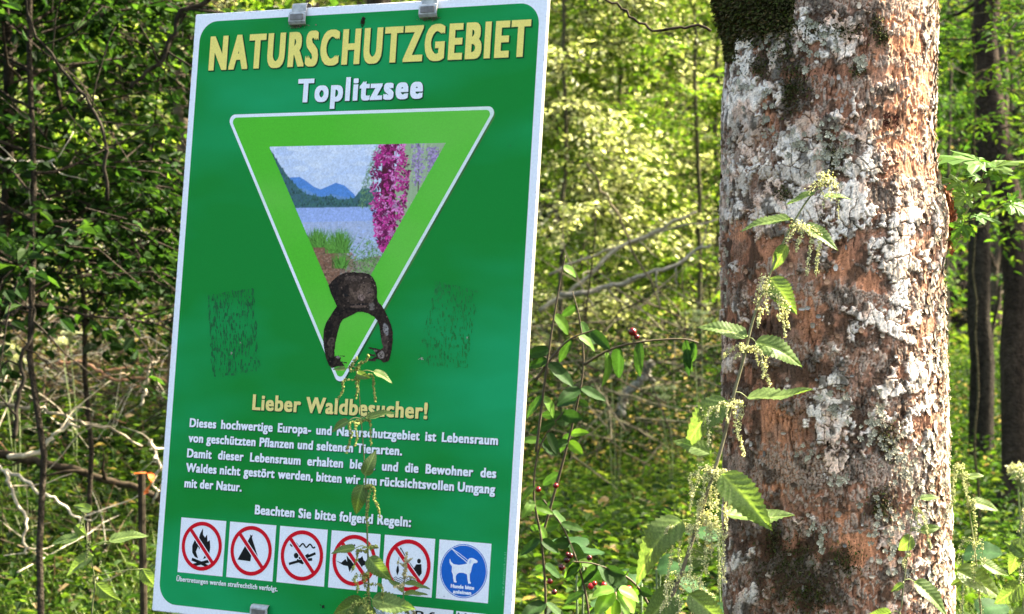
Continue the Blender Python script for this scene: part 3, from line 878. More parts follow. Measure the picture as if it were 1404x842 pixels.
# --- dirt: two rough rectangles where stickers were scraped off, specks -----------------
def residue(quad, col, seed, dens):
    """smeared, streaky remains of glue"""
    Q = np.array([sp(*p) for p in quad])
    cv = Canvas(Q[:, 0].min() - .006, Q[:, 0].max() + .006, Q[:, 1].min() - .006, Q[:, 1].max() + .006, .0005, 1)
    X, Z = cv.X, cv.Z
    t = (Z - Q[:, 1].min()) / np.ptp(Q[:, 1])
    l = Q[3, 0] + (Q[0, 0] - Q[3, 0]) * t; r = Q[2, 0] + (Q[1, 0] - Q[2, 0]) * t
    bot = Q[3, 1] + (Q[2, 1] - Q[3, 1]) * (X - Q[3, 0]) / (Q[2, 0] - Q[3, 0]); top = Q[0, 1] + (Q[1, 1] - Q[0, 1]) * (X - Q[0, 0]) / (Q[1, 0] - Q[0, 0])
    d = np.minimum(np.minimum(X - l, r - X), np.minimum(Z - bot, top - Z))
    d = d + .006 * (fbm(X * 160, Z * 120, 3, seed + 200) - .5)
    lean = X * .97 + Z * .1
    st = fbm(lean * 620, Z * 190, 4, seed + 210)
    big = fbm(X * 70, Z * 45, 3, seed + 220)
    fill = dens + .30 * (big - .5) * 2
    on = (d > -.001) & (st > .665 - .15 * fill - .03 * sstep(.006, 0, d))
    sh = fbm(X * 400, Z * 300, 2, seed + 230)
    cv.a[..., 3] = on
    cv.a[..., :3] = np.array(col) * (.6 + .9 * sh)[..., None]
    o = cv.build('sticker_residue', M_BOARD, sign, 3)
    o['kind'] = 'stuff'
residue([(284, 405), (347, 396), (357, 507), (292, 517)], (0.003, 0.115, 0.030), 1, .62)
residue([(598, 386), (656, 400), (640, 504), (572, 498)], (0.001, 0.165, 0.033), 2, .40)
mb = MB()
for (u, v, r, c) in ((318, 484, .0022, .35), (330, 470, .0014, .3), (578, 492, .0026, .4), (641, 463, .0016, .35), (443, 832, .0042, .015), (652, 815, .001, .03), (609, 818, .0009, .03), (380, 640, .0006, .05), (700, 200, .0008, .04), (300, 330, .0006, .04)):
    x_, z_ = sp(u, v)
    for k in range(22):
        a, rr = rng.uniform(0, 6.28), abs(rng.normal(0, r * .6))
        s_ = r * rng.uniform(.15, .4); X_, Z_ = x_ + rr * math.cos(a), z_ + rr * math.sin(a)
        g_ = c * rng.uniform(.5, 1.3)
        flat(mb, [(X_ + s_ * math.cos(b) * rng.uniform(.5, 1.2), Z_ + s_ * math.sin(b) * rng.uniform(.5, 1.2)) for b in (0, 1.5, 3, 4.6)], 4.5 + .1 * (k % 4), (g_, g_ * .95, g_ * .8))
x_, z_ = sp(498, 28)
for k in range(130):                         # lump of mud left by a wasp under the heading
    q_ = rng.random(3); a = q_[0] * 6.28; rr = .0038 * math.sqrt(q_[1])
    X_, Z_ = x_ + rr * math.cos(a) * .8, z_ + rr * math.sin(a) * 1.3 - (.006 * q_[2] ** 3)
    s_ = .0012; y_ = -.0012 * (1 - (rr / .0038) ** 2) - .0005
    t_ = rng.normal(0, 1, (4, 3)) * s_ * .7
    mb.add(np.array([X_, y_, Z_]) + t_, np.array([(0, 1, 2), (0, 2, 3), (0, 3, 1), (1, 3, 2)]), (0.03 * rng.uniform(.5, 1.6), 0.022, 0.012))
mb.build('dirt_specks', M_BOARD, sign, kind='stuff')

# --- clips (two on the top edge, one at the bottom), rails and posts behind ------------
def clip_part(u, v, down=True, gap=.006):
    x_, z_ = sp(u, v)
    w_ = .0135
    mb = MB(); g_ = (.42, .42, .40); s = 1 if down else -1
    ze = ZT if down else ZB
    xs = np.array([-w_, -w_ * .6, w_ * .6, w_])
    # profile (y, z) of bent sheet: behind the board, over the edge, down the front, lip
    prof = [(.011, ze - s * .012), (.011, ze + s * .004), (.009, ze + s * .007), (-.001, ze + s * .007), (-.0035, ze + s * .004), (-.0035, ze - s * .006), (-.0075, ze - s * .008), (-.0085, ze - s * .012), (-.0085, ze - s * .022), (-.006, ze - s * .026), (-.002, ze - s * .027)]
    wid = [.0125, .0125, .0125, .0125, .0125, .0125, .0145, .0148, .0148, .0145, .0140]
    for dy in (0,):
        V = [(x_ + sg * w, y, z) for (y, z), w in zip(prof, wid) for sg in (-1, 1)] + [(x_ + sg * w, y + .0012, z) for (y, z), w in zip(prof, wid) for sg in (-1, 1)]
        n_ = len(prof); f = []
        for i_ in range(n_ - 1):
            a = 2 * i_; b = a + 2 * n_
            f += [(a, a + 1, a + 3, a + 2), (b, b + 2, b + 3, b + 1), (a, a + 2, b + 2, b), (a + 1, b + 1, b + 3, a + 3)]
        f += [(0, 2 * n_, 2 * n_ + 1, 1), (2 * n_ - 2, 2 * n_ - 1, 4 * n_ - 1, 4 * n_ - 2)]
        mb.add(V, np.array(f), g_)
    o = mb.build('clip', M_CLIP, sign)
    mb = MB()
    box((x_, -.0092, ze - s * .0155), (.022, .0022, .0088), mb, (.17, .155, .14))
    if down:
        for k in range(60):
            X_ = x_ + rng.normal(0, .009); Z_ = ze - .027 - abs(rng.normal(0, .0016)); t_ = rng.normal(0, .0009, (4, 3))
            mb.add(np.array([X_, -.0025, Z_]) + t_, np.array([(0, 1, 2), (0, 2, 3), (0, 3, 1), (1, 3, 2)]), (.16, .13, .09))
    mb.build('rubber_pad', M_CLIP, o)
clip_part(411.5, 20); clip_part(590.5, 10); 
x_, z_ = sp(358.5, 842)
clip_part(358.5, 842, down=False)
mb = MB()
for zz in (ZT - .12, ZB + .14):
    box(((XL + XR) / 2, .030, zz), (XR - XL - .04, .020, .035), mb, (.36, .36, .34))
mb.build('rail', M_CLIP, sign)
down = org[2] + ZB * -ay[2]
for xx in (XL + .12, XR - .12):
    mb = MB()
    L = (ZT - .02) - (-(org[2] + 0.25) / (-ay[2]))
    V, f = tube([(xx, .062, ZT - .02), (xx, .062, ZT - .02 - L)], .021, 14)
    mb.add(V, f, (.34, .34, .32))
    mb.build('post', M_CLIP, sign, smooth=False)
# ================================================================ the big maple trunk
YT0 = 3.14                               # distance of its axis
TX = at(1143, 0, YT0).x
def vz(v): return EYE - (v - 421) / F * YT0
KV = np.array([-60, 0, 60, 120, 200, 300, 360, 420, 500, 600, 700, 842, 900])
KL = np.array([1001, 1001, 998, 992, 990, 988, 988, 989, 990, 992, 993, 992, 991])
KR = np.array([1284, 1284, 1284, 1281, 1279, 1293, 1291, 1294, 1296, 1298, 1301, 1307, 1309])
KZ = vz(KV)[::-1]
KC = (((KL + KR) / 2 - 702) / F * YT0)[::-1]
KRd = ((KR - KL) / 2 / F * YT0)[::-1] * 0.985
LOWZ = np.array([-0.4, 0.0, 0.35]); LOWR = np.array([0.46, 0.30, 0.215])
HIZ = np.array([3.2, 4.6, 6.2]); HIR = np.array([0.168, 0.15, 0.12])
AZ = np.concatenate([LOWZ, KZ, HIZ]); AR = np.concatenate([LOWR, KRd, HIR]); AC = np.concatenate([[KC[0]] * 3, KC, [KC[-1], KC[-1] - .03, KC[-1] - .1]])
def t_rad(z): return np.interp(z, AZ, AR)
def t_cx(z): return np.interp(z, AZ, AC)

tree = empty('maple_tree', (TX, YT0, 0), 'thick old maple with flaking white and reddish bark right of the sign', 'tree')

# photo coordinates (u, v) of a surface point at angle th (0 = facing the camera, + = right) and height z
def uv_of(th, z):
    R = t_rad(z)
    return 702 + (t_cx(z) + R * np.sin(th)) * F / (YT0 - R * np.cos(th)) , 421 - (z - EYE) * F / (YT0 - R * np.cos(th))

def blobs(u, v, L):
    s = np.zeros(u.shape)
    for (cu, cv, ru, rvv, a) in L:
        s = s + a * np.exp(-(((u - cu) / ru) ** 2 + ((v - cv) / rvv) ** 2))
    return s
B_WHITE = [(1120, 75, 42, 38, 1), (1110, 30, 25, 25, .5), (1030, 90, 20, 60, 1.1), (1010, 200, 18, 120, 1.1), (1045, 215, 25, 60, .7), (1085, 220, 45, 45, .9), (1060, 120, 20, 30, .6), (1110, 240, 50, 40, .7),
           (1180, 225, 22, 45, .8), (1175, 260, 30, 35, .8), (1150, 310, 50, 40, .7), (1200, 320, 34, 50, .8), (1238, 350, 26, 70, .8), (1265, 420, 20, 100, .7), (1200, 440, 36, 30, .8), (1130, 440, 25, 20, .6), (1150, 540, 30, 50, 1.1), (1105, 560, 22, 25, .8),
           (1175, 590, 35, 30, .6), (1230, 560, 30, 50, .7), (1130, 640, 30, 30, 1.1), (1150, 620, 18, 40, .9), (1130, 700, 22, 22, .9), (1010, 790, 22, 60, 1.0), (1030, 770, 14, 45, .6), (1015, 560, 16, 40, .5), (1005, 420, 14, 50, .5), (1110, 500, 20, 25, .3),
           (1270, 640, 25, 100, .55), (1290, 780, 16, 70, .5), (1225, 400, 30, 40, .5), (1180, 100, 15, 12, .5), (1165, 140, 14, 8, .6), (1230, 115, 26, 20, .35), (1220, 130, 30, 30, .3), (1070, 290, 30, 25, .5)]
B_RED = [(1225, 50, 45, 80, 1), (1250, 130, 30, 90, .9), (1200, 190, 45, 45, .7), (1150, 120, 30, 40, .6), (1050, 165, 12, 42, 1.3), (1008, 317, 14, 16, 1.6), (1150, 350, 22, 30, 1.0), (1190, 390, 30, 25, .9), (1080, 620, 30, 60, .8), (1100, 450, 30, 90, .5),
         (1060, 600, 30, 110, .7), (1165, 725, 30, 45, 1.4), (1200, 520, 12, 50, .5), (1130, 400, 40, 60, .5), (1060, 350, 40, 40, .5), (1190, 780, 20, 40, .8), (1140, 490, 12, 40, .7), (1210, 260, 14, 25, .6), (1010, 500, 20, 60, .2)]
B_DARK = [(1040, 560, 40, 90, .5), (1060, 440, 30, 60, .5), (1010, 640, 20, 60, .5), (1222, 165, 22, 16, 1.6), (1090, 110, 28, 35, .8), (1060, 75, 25, 25, .7), (1080, 140, 18, 30, .9), (1140, 215, 16, 25, .8), (1065, 265, 16, 14, .8), (1165, 470, 18, 45, .9), (1100, 505, 35, 18, 1.1), (1160, 610, 40, 14, .9), (1112, 630, 18, 22, .9),
          (1090, 770, 55, 50, 1.2), (1120, 820, 50, 30, 1.0), (1060, 720, 18, 70, .6), (1210, 690, 22, 22, 1.0), (1215, 600, 22, 25, .8), (1030, 480, 18, 80, .6), (1025, 380, 22, 50, .4), (1190, 735, 14, 40, .5), (1150, 20, 60, 16, .6), (1200, 30, 16, 26, .6), (1005, 720, 10, 60, .4), (1180, 560, 14, 20, .6), (1284, 560, 12, 60, .5)]

def bark(th, z, plates=True):
    """height (m) and colour of the bark at angle th and height z"""
    s = th * 0.182
    u, v = uv_of(th, z)
    wx = fbm(s * 60, z * 45, 3, 21) - .5; wy = fbm(s * 60 + 50, z * 45, 3, 25) - .5
    lx = fbm(s * 13, z * 10, 2, 27) - .5; ly = fbm(s * 13 + 30, z * 10, 2, 28) - .5     # makes some plates large, some small
    cs, cz = 0.0165, 0.0245
    f1, f2, cid, cx, cy = voronoi(s / cs + wx * .8 + lx * 3.2, z / cz + wy * .7 + ly * 2.6, 31, .8)
    mrg = fbm(s * 48 + 9, z * 42, 3, 37)
    e = f2 - f1 + .20 * sstep(.54, .60, mrg)          # many joints are closed
    g1, g2, gid, _, _ = voronoi(s / .0075 + wx * 1.6, z / .0095 + wy * 1.6, 41, .95)
    e2 = g2 - g1
    # the plate's own place: its centre, undoing the warp roughly
    cu, cv = uv_of((cx - lx * 3.2) * cs / .182, (cy - ly * 2.6) * cz)
    rnd = _val[(cid * 31 + 7) & 4095]
    Wp, Rp, Dp = blobs(u, v, B_WHITE), blobs(u, v, B_RED), blobs(u, v, B_DARK)
    cont = fbm(s * 75, z * 60, 4, 33)
    rag = fbm(s * 210, z * 180, 3, 34)
    med = fbm(s * 24 + 7, z * 17, 3, 35)
    score = 0.12 + 1.5 * (med - .5) + 0.36 * Wp - 0.55 * Rp - 0.28 * Dp + 0.62 * (rnd - .5) + 1.5 * (cont - .5) + .7 * (rag - .5)
    ons = sstep(.25, .33, score)
    on = ons > .02
    h1, h2, hid, hx, hy = voronoi(s / .0060 + wx * 2.4, z / .0092 + wy * 4.5 + (fbm(s * 160, z * 20, 2, 52) - .5) * 3, 51, .95)
    r2 = _val[(hid * 17 + 3) & 4095]
    sm_score = 0.42 - .12 * Rp + .25 * Wp + .8 * (r2 - .5) + 1.0 * (fbm(s * 35, z * 30, 3, 55) - .5)
    small = sstep(.34, .40, sm_score)
    zw = z + .050 * (fbm(s * 110, z * 12, 2, 62) - .5) + .012 * (fbm(s * 300, z * 60, 2, 63) - .5)
    fib = fbm(s * 230, zw * 40, 4, 61)                    # upright fibres of the inner bark
    lump = fbm(s * 26, zw * 7, 4, 71)
    scal = fbm(s * 280, zw * 120, 4, 75)                  # scaly break-up
    fine = fbm(s * 700, z * 600, 3, 81)
    base = -0.0014 + 0.0060 * (lump - .5) + 0.0026 * (fib - .5) + 0.0034 * (scal - .5) + 0.0009 * (fine - .5)
    crk = fbm(s * 90 + 3, zw * 13, 4, 65)
    crkz = sstep(.42, .6, fbm(s * 18, z * 16, 2, 66))
    cr = sstep(.035, 0, np.abs(crk - .5)) * crkz
    base = base - 0.0035 * cr
    pe = sstep(0.0, 0.05 + .06 * rag, e) * ons
    ph = pe * (0.0022 + 0.0026 * rnd - .0012 * sstep(.06, 0, e2) * (rag > .5) + .0012 * (scal - .5))
    se = sstep(.03, .22, h2 - h1)
    shh = se * small * (0.0007 + .0016 * r2)
    H = base + np.where(on, 0, shh)
    HP = base * .62 + ph + 0.0005 * (fine - .5)
    # colours
    warm = sstep(.25, 1.1, Rp + .6 * (lump - .5))[..., None]
    inner = np.array([.31, .145, .085]) * (1 - warm) + np.array([.54, .24, .125]) * warm
    inner = inner * (.35 + 1.3 * scal * (.5 + 1.0 * fib))[..., None]
    hue = fbm(s * 30, z * 26, 3, 77)[..., None]
    inner = inner * (1 - .45 * sstep(.5, .75, hue)) + np.array([.27, .20, .155]) * .45 * sstep(.5, .75, hue)
    dirt = sstep(.55, .69, fbm(s * 48, z * 38, 4, 91) + .20 * Dp - .12 * Rp + .05)[..., None]
    inner = inner * (1 - .78 * dirt) + np.array([.040, .030, .020]) * .78 * dirt
    inner = inner * (1 - .7 * cr)[..., None]
    smc = np.where((r2 > .62)[..., None], np.array([.40, .33, .26]), np.array([.27, .17, .115])) * (.6 + .7 * scal)[..., None]
    k = (se * small)[..., None] * .8
    icol = inner * (1 - k) + smc * (1 - .6 * dirt) * k
    icol = icol * (1 - .55 * small * sstep(.10, 0, h2 - h1))[..., None]
    rc = _val[(cid * 57 + 11) & 4095][..., None]
    white = np.array([.80, .71, .60]); beige = np.array([.56, .40, .29]); grey = np.array([.52, .45, .36])
    wmix = sstep(.15, .75, Wp * .8 + 1.3 * (cont - .45) + .25 * (rnd - .5))[..., None]
    pc = beige * (1 - wmix) + (white * (rc > .3) + grey * (rc <= .3)) * wmix
    pc = pc * (.88 + .22 * rc) * (.70 + .70 * fbm(s * 200, z * 170, 4, 101))[..., None]
    lich = sstep(.52, .66, fbm(s * 70, z * 60, 4, 111))[..., None]
    pc = pc * (1 - .45 * lich) + np.array([.64, .62, .57]) * .45 * lich
    pink = sstep(.55, .72, fbm(s * 45, z * 38, 3, 115))[..., None]
    pc = pc * (1 - pink * np.array([.05, .22, .30]))
    pc = pc * (1 - .38 * sstep(.045, 0, e2) * (rag > .47))[..., None]
    dk = sstep(.54, .64, fbm(s * 60, z * 52, 4, 121) + .17 * Dp - .07 * Wp)[..., None]
    pc = pc * (1 - .82 * dk) + np.array([.050, .042, .028]) * .82 * dk
    rim = (1 - sstep(.0, .05 + .05 * rag, e))[..., None]
    pc = pc * (1 - .68 * rim) + np.array([.13, .07, .045]) * .68 * rim
    pc = pc * ons[..., None] + icol * (1 - ons[..., None])
    spk = (fbm(s * 420, z * 420, 2, 131) > .68)[..., None]
    pc = np.where(spk, pc * .5, pc); icol = np.where(spk & (fine > .45)[..., None], icol * .5, icol)
    global JOIN
    JOIN = on & (mrg > .57)
    return H, HP, np.clip(icol, .004, 1), np.clip(pc, .004, 1), cid, on, pe

def t_pos(th, z, h):
    R = t_rad(z) * (1 + .012 * (fbm(np.cos(th) * 2 + 5, z * 2 + np.sin(th) * 2, 2, 7) - .5)) + h
    # burl on the right at v ~ 300, where the shoot grows
    bu = np.exp(-(((th - 1.5) / .32) ** 2 + ((z - vz(305)) / .045) ** 2)) * .006
    R = R + bu
    return np.stack([t_cx(z) - TX + R * np.sin(th), -R * np.cos(th), z], -1)

M_TRUNK = mat_attr('maple_bark', 0.9, 420, 0.28, 0.55, 900, 0.12, 0.0012)

# front: fine grid; cells of loose bark are lifted off as objects of their own
NT, NZ = 400, 790
th = np.linspace(-1.72, 1.80, NT)
zz = np.linspace(vz(905), vz(-65), NZ)
TH, ZZ = np.meshgrid(th, zz)
H, HP, IC, PC, CID, ON, PE = bark(TH, ZZ)
JN = JOIN.copy()
uu, vv = uv_of(TH, ZZ)
vis = ON & (np.abs(TH) < 1.45) & (vv > 0) & (vv < 842)
ids, cnt = np.unique(CID[vis & (PE > .3)], return_counts=True)
order = np.argsort(-cnt)
chosen = ids[order[:290]]
rest_mask = ON & ~np.isin(CID, chosen)
Hs = np.where(rest_mask, HP, H); CS = np.where((rest_mask & (PE > .02))[..., None], PC, IC)
P = t_pos(TH, ZZ, Hs)
i = np.arange(NZ - 1)[:, None] * NT; j = np.arange(NT - 1)[None]
Q = np.stack([i + j, i + j + 1, i + j + 1 + NT, i + j + NT], -1)
trunk = obj('trunk', mesh('trunk', P.reshape(-1, 3), Q.reshape(-1, 4), CS.reshape(-1, 3), M_TRUNK, True), tree)
# plates
PP = t_pos(TH, ZZ, HP)
PB = t_pos(TH, ZZ, np.where(JN, HP - .0004, H - .0012))
ch = np.isin(CID, chosen) & ON
for c in chosen:
    m = ch & (CID == c)
    r, s_ = np.where(m)
    r0, r1, s0, s1 = max(r.min() - 1, 0), min(r.max() + 2, NZ), max(s_.min() - 1, 0), min(s_.max() + 2, NT)
    mm = m[r0:r1, s0:s1]
    # lift: plates curl away a little at one side
    nr, ns = mm.shape
    tilt = _val[(c * 91) & 4095]
    gx_ = np.linspace(-1, 1, ns)[None] * np.ones((nr, 1)); gz_ = np.linspace(-1, 1, nr)[:, None] * np.ones((1, ns))
    lift = .0024 * (tilt ** 3) * np.clip(gx_ * math.cos(tilt * 40) + gz_ * math.sin(tilt * 40), 0, 2)
    hh = HP[r0:r1, s0:s1] + lift
    sub = t_pos(TH[r0:r1, s0:s1], ZZ[r0:r1, s0:s1], hh)
    low = PB[r0:r1, s0:s1]
    Vv = np.where(mm[..., None], sub, low)
    Cc = np.where(mm[..., None], PC[r0:r1, s0:s1], np.where(JN[r0:r1, s0:s1][..., None], PC[r0:r1, s0:s1] * .8, np.array([.12, .07, .045])))
    a = np.arange(nr - 1)[:, None] * ns; b = np.arange(ns - 1)[None]
    q = np.stack([a + b, a + b + 1, a + b + 1 + ns, a + b + ns], -1)
    anyv = mm[:-1, :-1] | mm[1:, :-1] | mm[:-1, 1:] | mm[1:, 1:]
    q = q[anyv]
    if len(q) < 4: continue
    used, inv = np.unique(q.ravel(), return_inverse=True)
    obj('bark_plate', mesh('bark_plate', Vv.reshape(-1, 3)[used], inv.reshape(-1, 4).astype(np.int32), Cc.reshape(-1, 3)[used], M_TRUNK, True), tree)

def ring_section(th, zz, name, kind=None):
    T_, Z_ = np.meshgrid(th, zz)
    H_, HP_, I_, P_, C_, O_, E_ = bark(T_, Z_)
    flare = sstep(.8, -.2, Z_) * .04 * np.sin(T_ * 5 + 1)
    pos = t_pos(T_, Z_, np.where(O_, HP_, H_) + flare)
    cc = np.where((O_ & (E_ > .1))[..., None], P_, I_)
    a = np.arange(len(zz) - 1)[:, None] * len(th); b = np.arange(len(th) - 1)[None]
    q = np.stack([a + b, a + b + 1, a + b + 1 + len(th), a + b + len(th)], -1).reshape(-1, 4)
    return pos.reshape(-1, 3), q, cc.reshape(-1, 3)
mb = MB()
full = np.linspace(-math.pi, math.pi, 150)
for t_, z_ in ((np.linspace(1.80, 2 * math.pi - 1.72, 100), np.linspace(vz(905), vz(-65), 260)),
               (full, np.linspace(-.35, vz(905), 200)), (full, np.linspace(vz(-65), 6.2, 420))):
    p_, q_, c_ = ring_section(t_, z_, 'x')
    mb.add(p_, q_, c_)
mb.build('trunk', M_TRUNK, tree, smooth=True)

def on_trunk(u, v, out=0.0):
    """point on the trunk's surface seen at (u, v) and its outward normal, in the tree's frame"""
    x = at(u, v, YT0).x; z = vz(v)
    for _ in range(4):
        s = np.clip((x - t_cx(z)) / t_rad(z), -.999, .999); thh = math.asin(s)
        yy = YT0 - t_rad(z) * math.cos(thh)
        x = (u - 702) / F * yy; z = EYE - (v - 421) / F * yy
    nrm = np.array([math.sin(thh), -math.cos(thh), 0])
    return np.array([t_cx(z) - TX, 0, z]) + nrm * (t_rad(z) + out), nrm, thh

# moss hanging on the upper left of the trunk, and dark cushions lower down
M_MOSS = mat_attr('moss', 0.95, 200, .5, 0.0, 1, .1)
mb = MB()
def tufts(mb, n, fu, fv, thick, L, cols, seed):
    r_ = np.random.default_rng(seed)
    for k in range(n):
        u, v = fu(r_), fv(r_)
        if callable(thick): tk = thick(u, v)
        else: tk = thick
        p, nn, _ = on_trunk(u, v, 0)
        p = p + nn * (tk * r_.random() ** .6) + np.array([0, 0, -.004 * r_.random()])
        d = nn * r_.uniform(.3, 1.2) + np.array([r_.normal(0, .5), r_.normal(0, .5), -.5 + r_.normal(0, .55)]); d /= np.linalg.norm(d)
        l = L * r_.uniform(.5, 1.3); w = l * .16
        a = np.cross(d, r_.normal(0, 1, 3)); a /= np.linalg.norm(a)
        c = cols[r_.integers(len(cols))]; g_ = r_.uniform(.6, 1.5)
        mid = p + d * l * .5 + np.cross(a, d) * w
        mb.add([p - a * w, p + a * w, mid + a * w, p + d * l, mid - a * w], np.array([(0, 1, 2, 4), ]), np.array(c) * g_)
        mb.add([mid + a * w, p + d * l, mid - a * w], np.array([(0, 1, 2)]), np.array(c) * g_ * 1.25)
def mu(r_): return 1003 + abs(r_.normal(0, 40)) + (r_.random() < .1) * 40
MC = [(.035, .042, .012), (.05, .055, .018), (.03, .028, .012), (.065, .05, .022), (.045, .06, .012)]
tufts(mb, 9000, lambda r: min(1092, 1000 + 90 * r.random() ** 1.6), lambda r: -70 + 100 * r.random() ** .85 + abs(r.normal(0, 14)), lambda u, v: .026 * max(0, 1 - (v - 5) / 75) * max(.1, 1 - (u - 1000) / 95) + .003 , .010, MC, 3)
tufts(mb, 2600, lambda r: 1000 + abs(r.normal(0, 5)), lambda r: 20 + 60 * r.random(), lambda u, v: .016 * max(0, 1 - (v - 20) / 62), .009, MC, 5)
B = [(1092, 110, 18, 26), (1068, 70, 20, 22), (1083, 130, 10, 20), (1040, 90, 14, 14), (1142, 212, 10, 20), (1160, 40, 20, 10), (1203, 35, 10, 18), (1210, 50, 8, 8), (1090, 770, 40, 40), (1110, 815, 40, 22), (1208, 690, 16, 20), (1215, 598, 14, 20), (1062, 735, 8, 20), (1175, 95, 8, 8), (1120, 40, 30, 10), (1075, 262, 12, 8), (1160, 765, 20, 20)]
for kb, (a, b, c, d) in enumerate(B):
    tufts(mb, int(8 * (c * d) ** .62), lambda r: a + r.normal(0, c * .6), lambda r: b + r.normal(0, d * .6), .004, .0055, MC, 20 + kb)
mb.build('moss', M_MOSS, tree, kind='stuff')

# leafy grey-green lichen rosettes
mb = MB()
rl = np.random.default_rng(8)
LB = [(1222, 620, 26, 40, 60), (1190, 600, 20, 20, 25), (1215, 720, 30, 25, 60), (1270, 690, 25, 60, 90), (1240, 760, 40, 50, 80), (1290, 500, 8, 120, 120), (1288, 300, 8, 60, 60), (1296, 680, 8, 100, 90), (1125, 740, 20, 30, 25), (1110, 620, 15, 14, 20), (1180, 90, 10, 16, 18), (1120, 55, 30, 30, 50), (1060, 60, 20, 18, 25), (1055, 150, 10, 40, 26), (1150, 205, 20, 24, 45),
      (1140, 175, 16, 16, 20), (1125, 225, 20, 20, 25), (1100, 190, 26, 30, 25), (1150, 560, 18, 30, 25), (1200, 560, 14, 20, 20), (1245, 640, 20, 30, 40), (1000, 250, 8, 100, 40), (1000, 380, 8, 40, 20), (1020, 120, 12, 40, 25), (1150, 660, 12, 12, 14), (1222, 165, 12, 10, -26)]
for (a, b, c, d, n_) in LB:
    red = n_ < 0
    for k in range(int(abs(n_) * .5)):
        u, v = a + rl.normal(0, c * .55), b + rl.normal(0, d * .55)
        if not (990 < u < 1300): continue
        p, nn, _ = on_trunk(min(max(u, 991), 1296), v, .0045)
        t1 = np.cross(nn, (0, 0, 1)); t2 = np.array([0, 0, 1.0])
        R_ = rl.uniform(.0025, .0062)
        g_ = rl.uniform(.6, 1.25)
        cc = np.array((.36, .35, .26)) * g_ if not red else np.array((.05, .016, .01)) * g_ * 1.3
        nl = rl.integers(7, 12)
        for q in range(nl):
            an = q * 6.28 / nl + rl.normal(0, .2); L = R_ * rl.uniform(.6, 1.2)
            D_ = t1 * math.cos(an) + t2 * math.sin(an); S_ = -t1 * math.sin(an) + t2 * math.cos(an)
            w = L * .36; up = nn * L * rl.uniform(.25, .7)
            Vv = [p, p + D_ * L * .55 + S_ * w * .5 + up * .3, p + D_ * L + S_ * w + up, p + D_ * L * 1.08 + up * .6, p + D_ * L - S_ * w + up, p + D_ * L * .55 - S_ * w * .5 + up * .3]
            mb.add(Vv, np.array([(0, 1, 3, 5)]), cc)
            mb.add(Vv, np.array([(1, 2, 3)]), cc * 1.15); mb.add(Vv, np.array([(3, 4, 5)]), cc * .9)
mb.build('lichen', M_MOSS, tree, kind='stuff')

# shredded bark strips along the right-hand edge and loose small chips
mb = MB()
for k in range(420):
    if k < 240: u, v = 1262 + 34 * rl.random() ** .6, rl.uniform(0, 842)
    else: u, v = rl.uniform(1000, 1290), rl.uniform(0, 842)
    edge_ = np.interp(v, KV, KR) - 3
    u = min(u, edge_)
    p, nn, thh = on_trunk(u, v, .003)
    t1 = np.cross(nn, (0, 0, 1)); L = rl.uniform(.010, .035) if k < 240 else rl.uniform(.004, .010); w = rl.uniform(.0015, .0045)
    n_ = 5; li = rl.uniform(.002, .006) if k < 240 else .001
    V_ = []
    for q in range(n_):
        tq = q / (n_ - 1)
        c_ = p + np.array([0, 0, 1]) * (tq - .5) * L + nn * li * (2 * tq - 1) ** 2 * (1 if rl.random() < .9 else 1.6)
        ww = w * (.6 + .6 * math.sin(tq * 3.1)) * rl.uniform(.7, 1.2)
        V_ += [c_ - t1 * ww, c_ + t1 * ww]
    g_ = rl.uniform(.35, 1.25); cc = np.array(random.choice([(.42, .36, .28), (.36, .21, .13), (.46, .43, .38), (.20, .14, .10)])) * g_
    V_ = np.array(V_); V2 = V_ - nn * .0012
    a = np.arange(n_ - 1) * 2
    mb.add(V_, np.stack([a, a + 1, a + 3, a + 2], -1), cc)
    mb.add(V2, np.stack([a, a + 2, a + 3, a + 1], -1), cc * .6)
mb.build('bark_shreds', M_TRUNK, tree, kind='stuff')
# ================================================================ leaves for the plants nearby
def nettle_leaf(seed, fold=.25, droop=.25, teeth=13, lw=.44):
    """serrated, veined leaf: base at the origin, tip at (1,0,0), normal +Z"""
    r = np.random.default_rng(seed)
    n = teeth * 4; m = 6
    t = np.linspace(0, 1, n + 1)
    w = lw * np.power(np.clip(t, 0, 1), .42) * np.power(np.clip(1 - t, 0, 1), .95) * 2.2
    ph = (t * teeth) % 1.0
    tooth = 1 + .22 * (1 - ph) * (t > .04) * (t < .98)
    V, Cc = [], []
    bend = r.normal(0, .05)
    for i in range(n + 1):
        for jx in range(-m, m + 1):
            s = jx / m
            wi = w[i] / 2
            edge = abs(s) ** 6
            y = s * wi * (1 + (tooth[i] - 1) * edge)
            x = t[i] - .05 * edge * (ph[i]) * w[i] * 2 + abs(s) * wi * .10
            q = (t[i] * 9 - abs(s) * wi * 9) % 1.0
            vein = abs(q - .5) * 2            # 1 on the vein
            relief = -.016 * (vein ** 6) * min(1, abs(s) * 4) * (w[i] / lw) + .010 * math.sin(q * math.pi) * (w[i] / lw)
            z = relief - abs(y) * fold * -1 * .6 - droop * t[i] ** 2 + bend * math.sin(t[i] * 3) + .02 * math.sin(t[i] * 11 + seed) * abs(s)
            z -= .02 * math.exp(-(s * 6) ** 2)
            V.append((x, y + bend * t[i] ** 2, z))
            mid = math.exp(-(s * 9) ** 2)
            k = .9 + .7 * mid + .75 * (vein ** 8) * (1 - edge)
            base = np.array((.105, .165, .048))
            c = base * k * (1 - .12 * edge) + np.array((.05, .04, .01)) * mid
            Cc.append(c)
    W = 2 * m + 1
    i = np.arange(n)[:, None] * W; j = np.arange(W - 1)[None]
    q = np.stack([i + j, i + j + 1, i + j + 1 + W, i + j + W], -1).reshape(-1, 4)
    return mesh('leaf', V, q, Cc, M_LEAF_NEAR, True)

